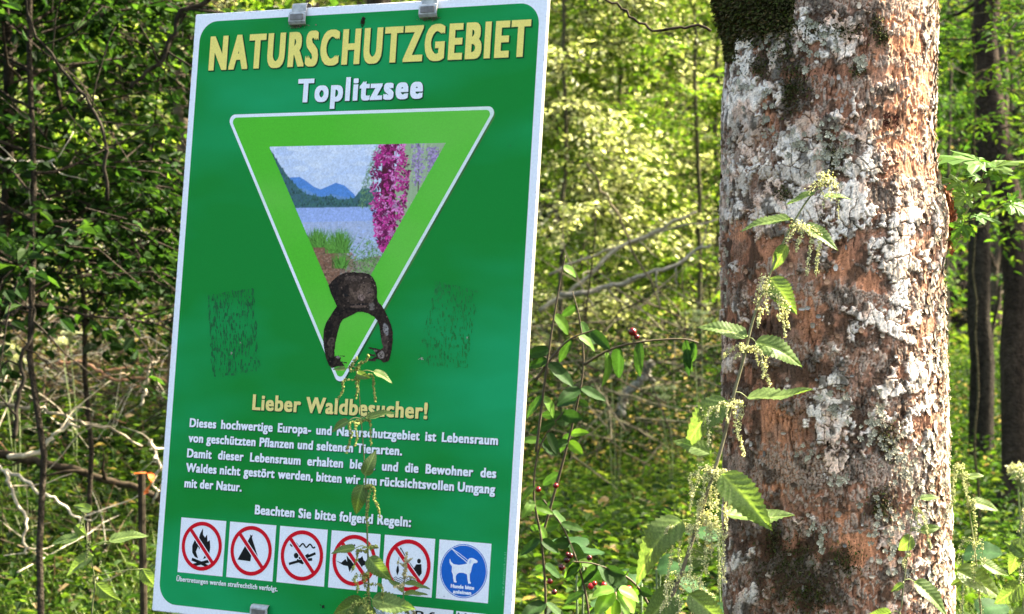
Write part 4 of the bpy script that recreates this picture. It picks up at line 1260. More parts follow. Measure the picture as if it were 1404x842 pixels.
NET = [nettle_leaf(s, f, d) for s, f, d in ((1, .3, .15), (2, .5, .3), (3, .2, .45), (4, .6, .1), (5, .35, -.08), (6, .8, .35))]

def oval_leaf(seed, lw=.55, tipp=.8, col=(.045, .115, .02), fold=.25, droop=.2, basep=.55):
    n, m = 12, 3
    t = np.linspace(0, 1, n + 1); w = lw * np.power(t, basep) * np.power(1 - t, tipp) * 1.75
    V, Cc = [], []
    for i in range(n + 1):
        for jx in range(-m, m + 1):
            s = jx / m; y = s * w[i] / 2
            z = abs(y) * fold - droop * t[i] ** 2 + .012 * math.sin(t[i] * 20 + abs(s) * 3) * abs(s) + .02 * math.sin(t[i] * 7 + seed)
            V.append((t[i], y, z)); Cc.append(np.array(col) * (1 + .5 * math.exp(-(s * 5) ** 2)))
    W = 2 * m + 1
    i = np.arange(n)[:, None] * W; j = np.arange(W - 1)[None]
    q = np.stack([i + j, i + j + 1, i + j + 1 + W, i + j + W], -1).reshape(-1, 4)
    return mesh('leaf', V, q, Cc, M_LEAF_NEAR, True)
OVAL = [oval_leaf(s, lw, .75, c, f, d) for s, lw, c, f, d in ((1, .6, (.02, .055, .012), .3, .2), (2, .5, (.028, .07, .014), .15, .35), (3, .66, (.018, .05, .012), .4, .1), (4, .55, (.07, .15, .02), .2, .25))]

for m_ in OVAL[:3]: m_.materials[0] = M_BROAD

def maple_leaf(seed, col=(.10, .22, .03)):
    r = np.random.default_rng(seed)
    pts = []
    lobes = [(-125, .42), (-62, .78), (0, 1.0), (62, .78), (125, .42)]
    out = []
    for k, (a, L) in enumerate(lobes):
        a = math.radians(a); w = .30 * L
        c, s = math.cos(a), math.sin(a)
        def P(d, o): return (d * c - o * s, d * s + o * c)
        if k == 0: out.append((-.02, -.02))
        out += [P(.40 * L, -w * .62), P(.62 * L, -w), P(.70 * L, -w * .55), P(.85 * L, -w * .5), P(L, 0), P(.85 * L, w * .5), P(.70 * L, w * .55), P(.62 * L, w), P(.40 * L, w * .62)]
        if k < 4:
            b = math.radians((lobes[k][0] + lobes[k + 1][0]) / 2); out.append((.34 * math.cos(b) * .9, .34 * math.sin(b) * .9))
    out.append((-.02, .02))
    out = np.array(out); out[:, 0] += .12
    V = [(.10, 0, 0)] + [(x, y, -.12 * (x * x + y * y) + .05 * math.sin(x * 9 + y * 7 + seed)) for x, y in out]
    mid = [(.10 + (x - .10) * .55, y * .55, -.04 * (x * x + y * y) + .035) for x, y in out]
    n = len(out)
    V += mid
    f = []
    for k in range(n - 1):
        f.append((1 + k, 2 + k, 2 + k + n, 1 + k + n)); 
    tr = [(0, 1 + k + n, 2 + k + n) for k in range(n - 1)]
    ang = np.abs(np.arctan2(out[:, 1], out[:, 0]))
    Cc = [np.array(col) * 1.3] + [np.array(col)] * n + [np.array(col) * (1.25 if k % 10 == 5 else .95) for k in range(n)]
    return mesh('leaf', V, f + tr, Cc, M_LEAF_NEAR, False)
MAPLE = [maple_leaf(s, c) for s, c in ((1, (.065, .15, .02)), (2, (.09, .16, .03)), (3, (.055, .13, .02)))]

TO_CAM = Vector((0, -1, 0))
def place_leaf(me, base, tip, wid_px, parent, dep=0.0, real=.44, name='leaf', flip=1, twist=None, col=None):
    """leaf from base to tip (world points); wid_px is how wide it looks"""
    base, tip = Vector(base), Vector(tip)
    tip = tip + Vector((0, dep, 0))
    d = tip - base; L = d.length
    x = d.normalized()
    app = wid_px / F * base.y
    rw = L * real * 1.08
    c = min(1.0, app / rw)
    n0 = (TO_CAM - x * TO_CAM.dot(x)).normalized()
    up = x.cross(n0)
    if up.z < 0: up = -up
    n = (n0 * c + up * math.sqrt(max(0, 1 - c * c)) * flip).normalized()
    if n.z < -.2: n = n
    y = n.cross(x)
    ws = 1.0 if c < 1 else app / rw
    o = bpy.data.objects.new(name, me)
    C.objects.link(o)
    M = Matrix(((x.x * L, y.x * L * ws, n.x * L, base.x), (x.y * L, y.y * L * ws, n.y * L, base.y), (x.z * L, y.z * L * ws, n.z * L, base.z), (0, 0, 0, 1)))
    o.parent = parent
    o.matrix_world = M
    if parent is not None:
        o.matrix_parent_inverse = Matrix.Identity(4)
        o.matrix_basis = parent.matrix_world.inverted() @ M
    return o

M_STEM = mat_attr('plant_stem', 0.6, 120, .25, 0, 1, .3)
M_FLOW = mat_leaf('nettle_flower', .25, .7, .2, (1.2, 1.2, .6), 300, .35)

def strand_mesh(pts, n_b, rad, seed, col=(.30, .36, .12), br=3):
    """hanging nettle flower string: small knobs along branching threads"""
    r = np.random.default_rng(seed)
    mb = MB()
    P = wiggle(spline(pts, 14), .0006, r)
    V, f = tube(P, .0004, 4); mb.add(V, f, np.array(col) * .8)
    O = np.array([(1, 0, 0), (-1, 0, 0), (0, 1, 0), (0, -1, 0), (0, 0, 1), (0, 0, -1)], float)
    OF = np.array([(0, 2, 4), (2, 1, 4), (1, 3, 4), (3, 0, 4), (2, 0, 5), (1, 2, 5), (3, 1, 5), (0, 3, 5)])
    for k in range(n_b):
        t = r.random() * 13; i = int(t); p = P[i] + (P[min(i + 1, 13)] - P[i]) * (t - i)
        a = r.normal(0, 1, 3); a /= np.linalg.norm(a)
        rr = rad * r.uniform(.35, 1.15) * (1.1 - .5 * t / 13)
        p = p + a * rr
        s = r.uniform(.0007, .0018)
        cc = np.array(col) * r.uniform(.5, 1.6)
        A = r.normal(0, 1, (3, 3)); A, _ = np.linalg.qr(A)
        mb.add(p + (O * s * np.array([1, .8, 1.1])) @ A, OF, cc)
    return mb

def px(u, v, Y): return at(u, v, Y)

def nettle(name, label, stem, Y, leaves, strands, srad=.0022, scol=(.10, .09, .05), group=None, seed=1, fcol=(.54, .54, .30), foot=None):
    P = [px(u, v, Y + dy) for u, v, dy in stem]
    foot_p = foot if foot is not None else Vector((P[0].x - .02, P[0].y, float(ground_z(P[0].x, P[0].y)) - .02))
    root = empty(name, foot_p, label, 'nettle', group)
    bpy.context.view_layer.update()
    pts = [foot_p] + [foot_p.lerp(P[0], .5) + Vector((.01, 0, 0))] + P
    S = spline(pts, 60)
    V, f = tube(S - np.array(foot_p), np.linspace(srad * 1.5, srad * .35, 60), 7)
    n = len(V); t = np.linspace(0, 1, n)[:, None]
    cc = np.array(scol) * (1 - t) + np.array((.14, .17, .06)) * t
    mb = MB(); mb.add(V, f, cc); mb.build('stem', M_STEM, root, smooth=True)
    Sp = np.array([tuple(p) for p in spline(P, 200)])
    uvs = np.stack([702 + Sp[:, 0] * F / Sp[:, 1], 421 - (Sp[:, 2] - EYE) * F / Sp[:, 1]], -1)
    pet = MB(); rn = np.random.default_rng(seed)
    for k, L in enumerate(leaves):
        (u0, v0), (u1, v1), w = L[:3]
        dep = L[3] if len(L) > 3 else rn.uniform(-.03, .03)
        me = NET[L[4] if len(L) > 4 else rn.integers(0, len(NET))]
        i = np.argmin(np.hypot(uvs[:, 0] - u0, (uvs[:, 1] - v0) * .8)); b = Sp[i]
        base = px(u0, v0, b[1] + rn.uniform(-.012, .006))
        place_leaf(me, base, px(u1, v1, base.y), w, root, dep, flip=(L[5] if len(L) > 5 else 1))
        mid = (Vector(b) + base) / 2 + Vector((0, 0, .003))
        V, f = tube(spline([b, mid, base], 6) - np.array(foot_p), [.0009, .0006], 5); pet = MB(); pet.add(V, f, (.16, .20, .07)); pet.build('leaf_stalk', M_STEM, root, smooth=True)
    for k, s in enumerate(strands):
        (u0, v0), (u1, v1), wd = s[:3]
        n_b = int(s[3]) if len(s) > 3 else int(24 + math.hypot(u1 - u0, v1 - v0) * 2.8)
        i = np.argmin(np.hypot(uvs[:, 0] - u0, (uvs[:, 1] - v0))); b = Sp[i]
        a = px(u0, v0, b[1] - .008 + rn.uniform(-.01, .01)); e = px(u1, v1, b[1] - .014 + rn.uniform(-.012, .012))
        pts = [b, a, a.lerp(e, .5) + Vector((rn.normal(0, .002), rn.normal(0, .002), 0)), e]
        m_ = strand_mesh([np.array(tuple(p)) - np.array(foot_p) for p in pts], n_b, wd / F * Y * .5, seed * 100 + k, fcol)
        m_.build('flower_string', M_FLOW, root)
    return root

main_stem = [(885, 900, .0), (915, 832, 0), (938, 775, 0), (965, 690, 0), (990, 610, 0), (1005, 545, 0), (1020, 490, 0), (1032, 440, 0), (1050, 390, 0), (1075, 330, .0), (1100, 285, 0), (1118, 262, 0), (1136, 248, 0)]
ML = [((1083, 301), (1014, 307), 13, .01, 0), ((1102, 311), (1148, 333), 20, -.02, 1), ((1078, 336), (1060, 372), 18, .01, 3), ((1056, 381), (1083, 428), 34, -.02, 2), ((1024, 462), (959, 440), 21, 0, 0), ((1036, 469), (1102, 495), 30, -.01, 2),
      ((1024, 545), (1112, 537), 13, -.02, 4), ((998, 550), (926, 600), 36, .0, 2), ((975, 622), (924, 600), 23, .02, 0), ((990, 650), (1050, 722), 46, -.03, 2), ((994, 704), (1090, 712), 19, .02, 4), ((935, 713), (855, 775), 38, -.02, 2),
      ((975, 768), (915, 762), 26, .03, 0), ((925, 812), (880, 850), 44, -.03, 5), ((1117, 265), (1078, 277), 8, 0, 3), ((1130, 270), (1168, 268), 7, 0, 0), ((945, 815), (1000, 860), 34, -.02, 1)]
r_ = np.random.default_rng(77)
MS = [((1126, 246), (1108, 262), 16, 45), ((1132, 244), (1140, 272), 16, 50), ((1136, 240), (1150, 262), 14, 40), ((1122, 250), (1128, 285), 14, 40), ((1145, 250), (1150, 300), 8, 44), ((1135, 240), (1120, 240), 14, 36),
      ((1098, 315), (1092, 345), 9), ((1112, 322), (1106, 378), 8), ((1122, 322), (1119, 378), 9), ((1090, 308), (1078, 330), 12, 40), ((1086, 318), (1080, 345), 12, 40),
      ((1046, 382), (1038, 415), 16, 70), ((1052, 392), (1050, 430), 18, 80), ((1062, 400), (1068, 440), 10), ((1072, 410), (1076, 462), 8), ((1044, 425), (1038, 448), 8), ((1080, 415), (1082, 450), 7),
      ((1012, 472), (992, 490), 10), ((1020, 478), (1006, 492), 8), ((1042, 480), (1046, 520), 8), ((1050, 484), (1056, 530), 10), ((1036, 480), (1040, 500), 6),
      ((985, 553), (982, 580), 8), ((974, 560), (972, 612), 8), ((965, 560), (967, 590), 7), ((1008, 555), (1012, 600), 9), ((1016, 556), (1020, 626), 10), ((1000, 556), (999, 580), 6),
      ((962, 640), (948, 680), 14, 70), ((968, 645), (955, 725), 12), ((976, 650), (972, 740), 13), ((985, 650), (982, 700), 12), ((994, 650), (996, 735), 10), ((950, 650), (946, 700), 8), ((1003, 650), (1000, 700), 8), ((960, 690), (958, 750), 9),
      ((925, 722), (912, 800), 9), ((918, 720), (910, 760), 8), ((936, 722), (932, 780), 9), ((945, 725), (946, 792), 10), ((970, 712), (968, 790), 12), ((982, 712), (986, 808), 11), ((978, 720), (975, 760), 12), ((990, 725), (994, 800), 8),
      ((925, 790), (912, 830), 16, 70), ((938, 790), (930, 850), 18, 90), ((950, 795), (952, 850), 16, 80), ((962, 800), (966, 850), 12), ((915, 800), (905, 840), 10), ((972, 815), (978, 850), 9), ((965, 770), (958, 810), 14, 60)]
nettle('nettle', 'tall flowering nettle leaning up in front of the flaking maple trunk', main_stem, 2.74, ML, MS, .0026, (.17, .12, .10), seed=1, group=None)

sign_stem = [(508, 880, 0), (506, 830, 0), (505, 780, 0), (503, 715, 0), (501, 655, 0), (497, 600, 0), (493, 545, 0), (491, 505, 0)]
SL = [((489, 512), (508, 519), 12, 0, 0), ((474, 506), (456, 506), 6, 0, 3), ((502, 574), (541, 561), 9, 0, 0), ((478, 577), (452, 589), 11, 0, 1), ((499, 651), (518, 620), 18, 0, 2), ((498, 665), (482, 706), 22, 0, 2), ((487, 752), (453, 755), 10, 0, 0),
      ((506, 764), (531, 797), 24, -.01, 2), ((510, 822), (572, 834), 24, -.01, 4), ((498, 822), (455, 845), 26, 0, 1), ((508, 830), (490, 860), 26, -.02, 2), ((512, 510), (540, 520), 9, .0, 1)]
SS = [((510, 514), (514, 552), 4), ((489, 510), (489, 548), 5), ((470, 522), (464, 548), 4), ((478, 580), (474, 622), 5), ((486, 582), (486, 612), 4), ((505, 578), (508, 612), 4), ((510, 668), (521, 708), 6), ((506, 668), (504, 720), 6), ((492, 755), (482, 785), 5),
      ((486, 790), (490, 812), 7), ((498, 790), (505, 815), 8), ((522, 800), (525, 838), 4), ((485, 828), (475, 850), 10), ((500, 820), (512, 845), 12), ((515, 750), (496, 752), 5), ((478, 506), (490, 490), 6), ((490, 500), (506, 486), 5)]
nettle('nettle', 'thin dark-stemmed nettle rising in front of the sign lettering', sign_stem, 2.55, SL, SS, .0013, (.03, .03, .015), seed=2, fcol=(.22, .26, .07))

dry_stem = [(560, 880, 0), (556, 840, 0), (553, 815, 0), (555, 790, 0), (556, 768, 0)]
DL = [((554, 815), (586, 812), 5, 0, 3), ((553, 812), (530, 790), 6, 0, 3), ((555, 800), (590, 804), 5, 0, 3)]
DS = [((554, 775), (566, 765), 5), ((554, 785), (545, 770), 5), ((555, 782), (558, 758), 5), ((556, 792), (570, 795), 4), ((552, 830), (540, 842), 6), ((558, 832), (568, 842), 6), ((553, 800), (540, 805), 5)]
nettle('nettle', 'small pale wilted nettle top before the no fishing pictogram', dry_stem, 2.6, DL, DS, .0011, (.25, .26, .12), seed=3, fcol=(.42, .38, .22))

st = [(1232, 890, 0), (1236, 830, 0), (1243, 770, 0), (1250, 715, 0), (1256, 690, 0)]
nettle('nettle', 'young nettle with few leaves low against the maple trunk base', st, 2.80,
       [((1252, 738), (1231, 752), 22, 0, 2), ((1262, 728), (1291, 722), 13, 0, 0), ((1254, 798), (1300, 832), 22, -.02, 1), ((1238, 800), (1222, 812), 9, 0, 3), ((1222, 840), (1185, 850), 20, 0, 1), ((1262, 684), (1290, 680), 8, 0, 0)],
       [((1255, 700), (1262, 722), 8), ((1262, 700), (1272, 730), 7), ((1246, 760), (1240, 780), 7), ((1270, 730), (1276, 752), 6)], .0012, (.12, .11, .07), seed=4, fcol=(.30, .32, .14))
st = [(1348, 900, .0), (1345, 842, 0), (1336, 750, 0), (1325, 680, 0), (1316, 640, 0)]
nettle('nettle', 'pale flowering nettle beside the right edge of the maple trunk', st, 3.0,
       [((1332, 688), (1372, 698), 15, 0, 0), ((1326, 655), (1350, 650), 8, 0, 0), ((1336, 790), (1302, 800), 14, 0, 0), ((1312, 782), (1378, 812), 30, -.02, 1), ((1345, 770), (1382, 790), 14, 0, 4)],
       [((1312, 638), (1308, 690), 9), ((1320, 640), (1326, 680), 9), ((1326, 650), (1332, 700), 9), ((1334, 690), (1338, 740), 9), ((1320, 745), (1312, 790), 14, 80), ((1335, 745), (1334, 800), 14, 90), ((1345, 745), (1352, 790), 12, 70), ((1325, 800), (1316, 842), 12, 60), ((1345, 800), (1350, 845), 12, 60), ((1308, 655), (1304, 700), 7)],
       .0018, (.16, .14, .08), seed=5, fcol=(.40, .42, .20))
st = [(1400, 900, 0), (1402, 840, 0), (1406, 780, 0), (1410, 720, 0)]
nettle('nettle', 'broad-leaved nettle cut by the right border of the view', st, 2.9,
       [((1400, 738), (1384, 790), 26, 0, 2), ((1404, 762), (1378, 742), 16, 0, 0), ((1402, 800), (1366, 830), 30, 0, 1), ((1405, 650), (1382, 655), 8, 0, 0), ((1408, 790), (1420, 840), 28, 0, 2), ((1406, 835), (1385, 862), 24, 0, 2)],
       [((1408, 640), (1392, 658), 9), ((1404, 700), (1396, 730), 9), ((1404, 760), (1398, 800), 9)], .002, (.12, .12, .06), seed=6, fcol=(.40, .40, .22))
st = [(125, 880, 0), (130, 800, 0), (120, 745, 0), (112, 700, 0)]
nettle('nettle', 'dark shaded nettle low at the left of the sign', st, 3.3,
       [((108, 738), (68, 742), 12, 0, 0), ((104, 720), (118, 736), 14, 0, 1), ((150, 742), (202, 729), 13, 0, 0), ((128, 762), (84, 783), 17, 0, 1), ((196, 780), (212, 812), 20, 0, 2), ((132, 800), (160, 830), 20, 0, 2), ((126, 700), (100, 690), 12, 0, 1)],
       [((115, 705), (110, 725), 6), ((122, 745), (118, 770), 6)], .0014, (.06, .06, .03), seed=7, fcol=(.10, .13, .05))

# shoot with maple leaves growing from the burl on the trunk's right side
bpy.context.view_layer.update()
mb = MB(); tw = np.array([TX, YT0, 0])
Ys = 3.10
tws = [[(1290, 338), (1306, 322), (1322, 296), (1338, 268), (1348, 240), (1354, 224)], [(1318, 304), (1345, 298), (1374, 282), (1384, 278)], [(1332, 280), (1322, 262), (1315, 250)], [(1346, 246), (1362, 236), (1372, 230)], [(1300, 330), (1318, 325), (1330, 315)]]
for k, tl in enumerate(tws):
    S = spline([px(u, v, Ys) for u, v in tl], 16)
    V, f = tube(S - tw, [.0016, .0009] if k == 0 else [.0009, .0006], 6)
    mb.add(V, f, (.16, .15, .06))
mb.build('shoot', M_STEM, tree, smooth=True)
mb = MB()
for k in range(340):                                                   # torn reddish wood of the burl
    u, v = 1296 + rng.normal(0, 6), 300 + rng.normal(0, 20)
    p = np.array(px(min(u, 1310), v, 3.12)) - tw
    t_ = rng.normal(0, .004, (4, 3)); t_[:, 2] *= 1.6
    g_ = rng.uniform(.3, 1.2)
    mb.add(p + t_, np.array([(0, 1, 2), (0, 2, 3), (0, 3, 1), (1, 3, 2)]), np.array((.24, .10, .055)) * g_)
mb.build('burl', M_TRUNK, tree, kind='stuff')
for k, (a, b, w, ml) in enumerate([((1350, 222), (1282, 212), 30, 0), ((1358, 232), (1402, 216), 20, 1), ((1352, 238), (1386, 236), 18, 0), ((1384, 278), (1408, 296), 26, 0), ((1386, 276), (1395, 262), 18, 2), ((1316, 252), (1286, 243), 22, 1), ((1328, 262), (1350, 252), 26, 1),
                                   ((1325, 268), (1308, 280), 28, 1), ((1336, 296), (1368, 302), 16, 2), ((1322, 308), (1304, 326), 26, 2), ((1330, 312), (1322, 330), 14, 0), ((1344, 244), (1322, 236), 12, 2), ((1320, 300), (1328, 292), 10, 1)]):
    place_leaf(MAPLE[ml], px(*a, Ys - .01), px(*b, Ys - .01), w, tree, rng.uniform(-.02, .02), real=1.1)
# ================================================================ foliage generators
def leaf_cloud(P, D, N, L, W, col):
    """many small folded leaves: base P, direction D, normal N, length L, width W (arrays)"""
    n = len(P)
    D = D / (np.linalg.norm(D, axis=1)[:, None] + 1e-9)
    S = np.cross(N, D); S /= np.linalg.norm(S, axis=1)[:, None] + 1e-9
    U = np.cross(D, S)
    L = L[:, None]; W = W[:, None]
    f = .22 * W
    V = np.stack([P, P + D * L * .3 + S * W * .48 + U * f, P + D * L * .68 + S * W * .36 + U * f * .8, P + D * L - U * L * .12,
                  P + D * L * .68 - S * W * .36 + U * f * .8, P + D * L * .3 - S * W * .48 + U * f], 1)
    b = np.arange(n)[:, None] * 6
    Q = np.concatenate([b + np.array([[0, 3, 2, 1]]), b + np.array([[0, 5, 4, 3]])])
    c = np.repeat(col[:, None], 6, 1)
    return V.reshape(-1, 3), Q.astype(np.int32), c.reshape(-1, 3)

def palette(rg, n, cols, var=.35):
    c = np.array(cols)[rg.integers(0, len(cols), n)]
    return c * rg.uniform(1 - var, 1 + var, (n, 1))

def foliage(rg, starts, dirs, lens, per, size, cols, droop=.25, lw=.55, flat_=.55, var=.35, wig=.25):
    """leaves set alternately along twigs"""
    m = len(starts)
    t = np.tile((np.arange(per) + .5) / per, (m, 1)) + rg.uniform(-.03, .03, (m, per))
    dirs = dirs / (np.linalg.norm(dirs, axis=1)[:, None] + 1e-9)
    side = np.cross(dirs, np.array([0, 0, 1.0])); side /= np.linalg.norm(side, axis=1)[:, None] + 1e-6
    Lm = lens[:, None, None]
    P = starts[:, None] + dirs[:, None] * t[..., None] * Lm
    P[..., 2] -= droop * (t ** 2) * lens[:, None]
    P = P + rg.normal(0, .02, P.shape) * Lm
    sg = np.where(np.arange(per) % 2 == 0, 1, -1)[None, :, None]
    D = dirs[:, None] * rg.uniform(.3, 1, (m, per, 1)) + side[:, None] * sg * rg.uniform(.5, 1.1, (m, per, 1)) + rg.normal(0, wig, (m, per, 3))
    D[..., 2] -= rg.uniform(0, .6, (m, per))
    N = np.array([0, 0, 1.0]) + rg.normal(0, flat_, (m, per, 3))
    P = P.reshape(-1, 3); D = D.reshape(-1, 3); N = N.reshape(-1, 3)
    L = size * rg.uniform(.55, 1.2, len(P)); W = L * lw * rg.uniform(.8, 1.2, len(P))
    return leaf_cloud(P, D, N, L, W, palette(rg, len(P), cols, var))

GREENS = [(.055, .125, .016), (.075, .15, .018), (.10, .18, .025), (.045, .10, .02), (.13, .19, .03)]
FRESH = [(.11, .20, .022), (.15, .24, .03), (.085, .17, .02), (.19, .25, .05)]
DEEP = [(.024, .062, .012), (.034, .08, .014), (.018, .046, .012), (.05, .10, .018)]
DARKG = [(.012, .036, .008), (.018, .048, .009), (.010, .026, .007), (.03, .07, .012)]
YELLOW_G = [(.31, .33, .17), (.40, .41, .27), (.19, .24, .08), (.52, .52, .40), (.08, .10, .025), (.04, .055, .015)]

def broadleaf(name, label, x, y, H, r, crown, cols, size=.07, nb=22, ntw=14, per=9, lean=(0, 0), bark=(.09, .075, .055), seed=0, group=None, cat='tree', blen=(.8, 1.8), rise=.3, twl=(.25, .6), visible_twigs=True, sides=9, stuffname='crown', lw=.6, flat_=.55):
    """tree with a tapered trunk, limbs and a crown of leaves along twigs; crown = (z0, z1)"""
    rg = np.random.default_rng(seed)
    z = float(ground_z(x, y))
    root = empty(name, (x, y, z), label, cat, group)
    P = wiggle(spline([(0, 0, -.2), (lean[0] * .3, lean[1] * .3, H * .33), (lean[0] * .7, lean[1] * .7, H * .7), (lean[0], lean[1], H)], 26), .03 * H / 8, rg)
    V, f = tube(P, [r * 1.25, r, r * .8, r * .5, r * .2], sides)
    cc = np.array(bark) * rg.uniform(.7, 1.3, (len(V), 1))
    mb = MB(); mb.add(V, f, cc); mb.build('trunk', M_BARK, root, smooth=True)
    zs = P[:, 2]
    st, dr, ln = [], [], []
    mb = MB()
    for k in range(nb):
        h = crown[0] - z + (crown[1] - crown[0]) * (k + rg.random()) / nb
        if h > H: break
        p0 = np.array([np.interp(h, zs, P[:, 0]), np.interp(h, zs, P[:, 1]), h])
        a = rg.uniform(0, 6.28); Lb = rg.uniform(*blen) * (1 - .45 * max(0, h / H - .4))
        d = np.array([math.cos(a), math.sin(a), rise + rg.normal(0, .2)])
        B = wiggle(spline([p0, p0 + d * Lb * .5, p0 + d * Lb + np.array([0, 0, -.15 * Lb])], 9), .025 * Lb, rg)
        rb = max(.006, r * .28 * (1 - h / H * .5))
        V, f = tube(B, [rb, rb * .25], 5, False); mb.add(V, f, np.array(bark) * rg.uniform(.6, 1.2))
        for q in range(ntw):
            t = (.2 + .8 * rg.random()) * 8; i = min(int(t), 7); p = B[i] + (B[i + 1] - B[i]) * (t - i)
            da = a + rg.normal(0, .9)
            dd = np.array([math.cos(da), math.sin(da), rg.normal(.05, .35)])
            L = rg.uniform(*twl); st.append(p); dr.append(dd); ln.append(L)
            if visible_twigs and q % 2 == 0:
                V, f = tube([p, p + dd * L * .6, p + dd * L - np.array([0, 0, .25 * L])], [.004, .0015], 3, False); mb.add(V, f, np.array(bark) * .8)
    mb.build('branches', M_BARK, root)
    V, Q, c = foliage(rg, np.array(st), np.array(dr), np.array(ln), per, size, cols, lw=lw, flat_=flat_)
    obj(stuffname, mesh(stuffname, V, Q, c, M_LEAF), root, kind='stuff')
    return root

def XW(u, Y): return (u - 702) / F * Y

# --- the maple's own crown, above the picture: shades the sign and dapples the trunk
rg = np.random.default_rng(90)
st, dr, ln = [], [], []
mb = MB()
for k in range(30):
    h = rg.uniform(3.5, 6.1); a = rg.uniform(0, 6.28); Lb = rg.uniform(1.6, 3.8)
    if math.cos(a - math.radians(24)) > .2 or math.sin(a) < -.3: Lb *= .5
    p0 = np.array([t_cx(h) - TX, 0, h]); d = np.array([math.cos(a), math.sin(a), .35 + rg.normal(0, .15)])
    B = wiggle(spline([p0, p0 + d * Lb * .5, p0 + d * Lb], 9), .05, rg)
    V, f = tube(B, [.045, .01], 6, False); mb.add(V, f, (.12, .09, .07))
    for q in range(13):
        t = (.25 + .75 * rg.random()) * 8; i = min(int(t), 7); p = B[i] + (B[i + 1] - B[i]) * (t - i)
        da = a + rg.normal(0, .9); st.append(p); dr.append(np.array([math.cos(da), math.sin(da), rg.normal(0, .3)])); ln.append(rg.uniform(.4, .9))
mb.build('branches', M_BARK, tree)
V, Q, c = foliage(rg, np.array(st), np.array(dr), np.array(ln), 8, .13, GREENS, lw=.9)
obj('crown', mesh('crown', V, Q, c, M_LEAF), tree, kind='stuff')

# --- unseen trees added around the viewer: they cut the sky mirrored in the foil
for k, (x, y, H) in enumerate([(-7.5, 1.5, 5), (-6.2, -3.2, 6), (-11, -1.5, 7), (-2.4, -7, 5.5), (3.2, -8, 6), (7.5, -5, 6), (-6, -9, 6.5)]):
    broadleaf('broadleaf_tree', 'unseen broad tree added to block sky mirrored by the sign', x, y, H, .12, (.8, H - .3), DEEP, size=.22, nb=26, ntw=18, per=8, seed=700 + k, group='unseen trees added facing the sign', blen=(1.0, 2.4), bark=(.05, .04, .03), visible_twigs=False)

# --- left: dark-barked young trees with leaves hanging into the picture ------------------
specs = [  # u at mid height, Y, height, radius, lean, label
    (52, 6.3, 7.0, .010, (.05, .2), 'slim crooked dark tree nearest the left border, shaded leaves'),
    (118, 7.4, 7.2, .009, (-.25, .2), 'thin dark sapling left of the sign with dense shaded leaves'),
    (215, 8.2, 6.6, .009, (.2, .3), 'thin pale-stemmed sapling just left of the sign edge'),
    (-30, 7.0, 7.4, .02, (.1, 0), 'dark leafy tree half outside the left border'),
]
for k, (u, Y, H, r, lean, lab) in enumerate(specs):
    broadleaf('broadleaf_tree', lab, XW(u, Y), Y, H, r, (1.35 if k != 2 else 1.5, 6.6), DARKG if k != 2 else GREENS, size=.058, nb=74 if k != 2 else 34, ntw=19, per=9, lean=lean, bark=(.035, .028, .02) if k != 2 else (.13, .11, .08), seed=200 + k, group='young trees left of the sign', blen=(.5, 1.1), lw=.62)
broadleaf('broadleaf_tree', 'unseen tall tree added behind the sign, its high crown shading the saplings', XW(500, 9.2), 9.2, 7.6, .07, (3.1, 7.2), DEEP, size=.085, nb=34, ntw=24, per=9, lean=(.4, .2), bark=(.05, .04, .03), seed=215, blen=(1.5, 3.0), twl=(.3, .7))  # tree added out of view so its crown shades the left saplings
for k, (x, y, H, lab) in enumerate([(6.3, 11.0, 9.5, 'unseen tall tree added outside the right border to shade the herbs'), (8.4, 15.5, 10.5, 'unseen tallest tree added outside the right border, shading from farther back'), (5.4, 13.6, 9.0, 'unseen slim tree added just outside the right border for shade')]):  # unseen trees added to throw patchy shade on the middle ground
    broadleaf('broadleaf_tree', lab, x, y, H, .11, (4.8, H - .2), DEEP, size=.13, nb=26, ntw=18, per=8, seed=730 + k, blen=(1.4, 2.8), bark=(.05, .04, .03), visible_twigs=False)
# --- middle distance behind, left
for k, (u, Y, H, r, cols, z0, lab) in enumerate([
    (30, 13, 6.5, .06, YELLOW_G, 1.6, 'sunlit yellow-green tree behind the dark saplings at far left'),
    (165, 15, 7, .05, YELLOW_G, 1.4, 'bright tree seen between the dark saplings left of the sign'),
    (270, 12.5, 6.5, .05, FRESH, 1.7, 'light green tree right behind the left edge of the sign'),
    (95, 19, 8, .08, FRESH, 1.6, 'far sunlit tree on the left behind the brushwood'),
    (420, 16, 7.5, .07, GREENS, 1.2, 'tree hidden mostly behind the upper sign'),
    (590, 18, 7.5, .06, FRESH, 1.0, 'tree hidden behind the sign heading, leaves above its clips')]):
    broadleaf('broadleaf_tree', lab, XW(u, Y), Y, H, r, (z0, H + float(ground_z(XW(u, Y), Y)) - .3), cols, size=.075, nb=26, ntw=20, per=10, seed=220 + k, group='sunlit trees behind the left side', blen=(.7, 1.7), bark=(.08, .065, .045))

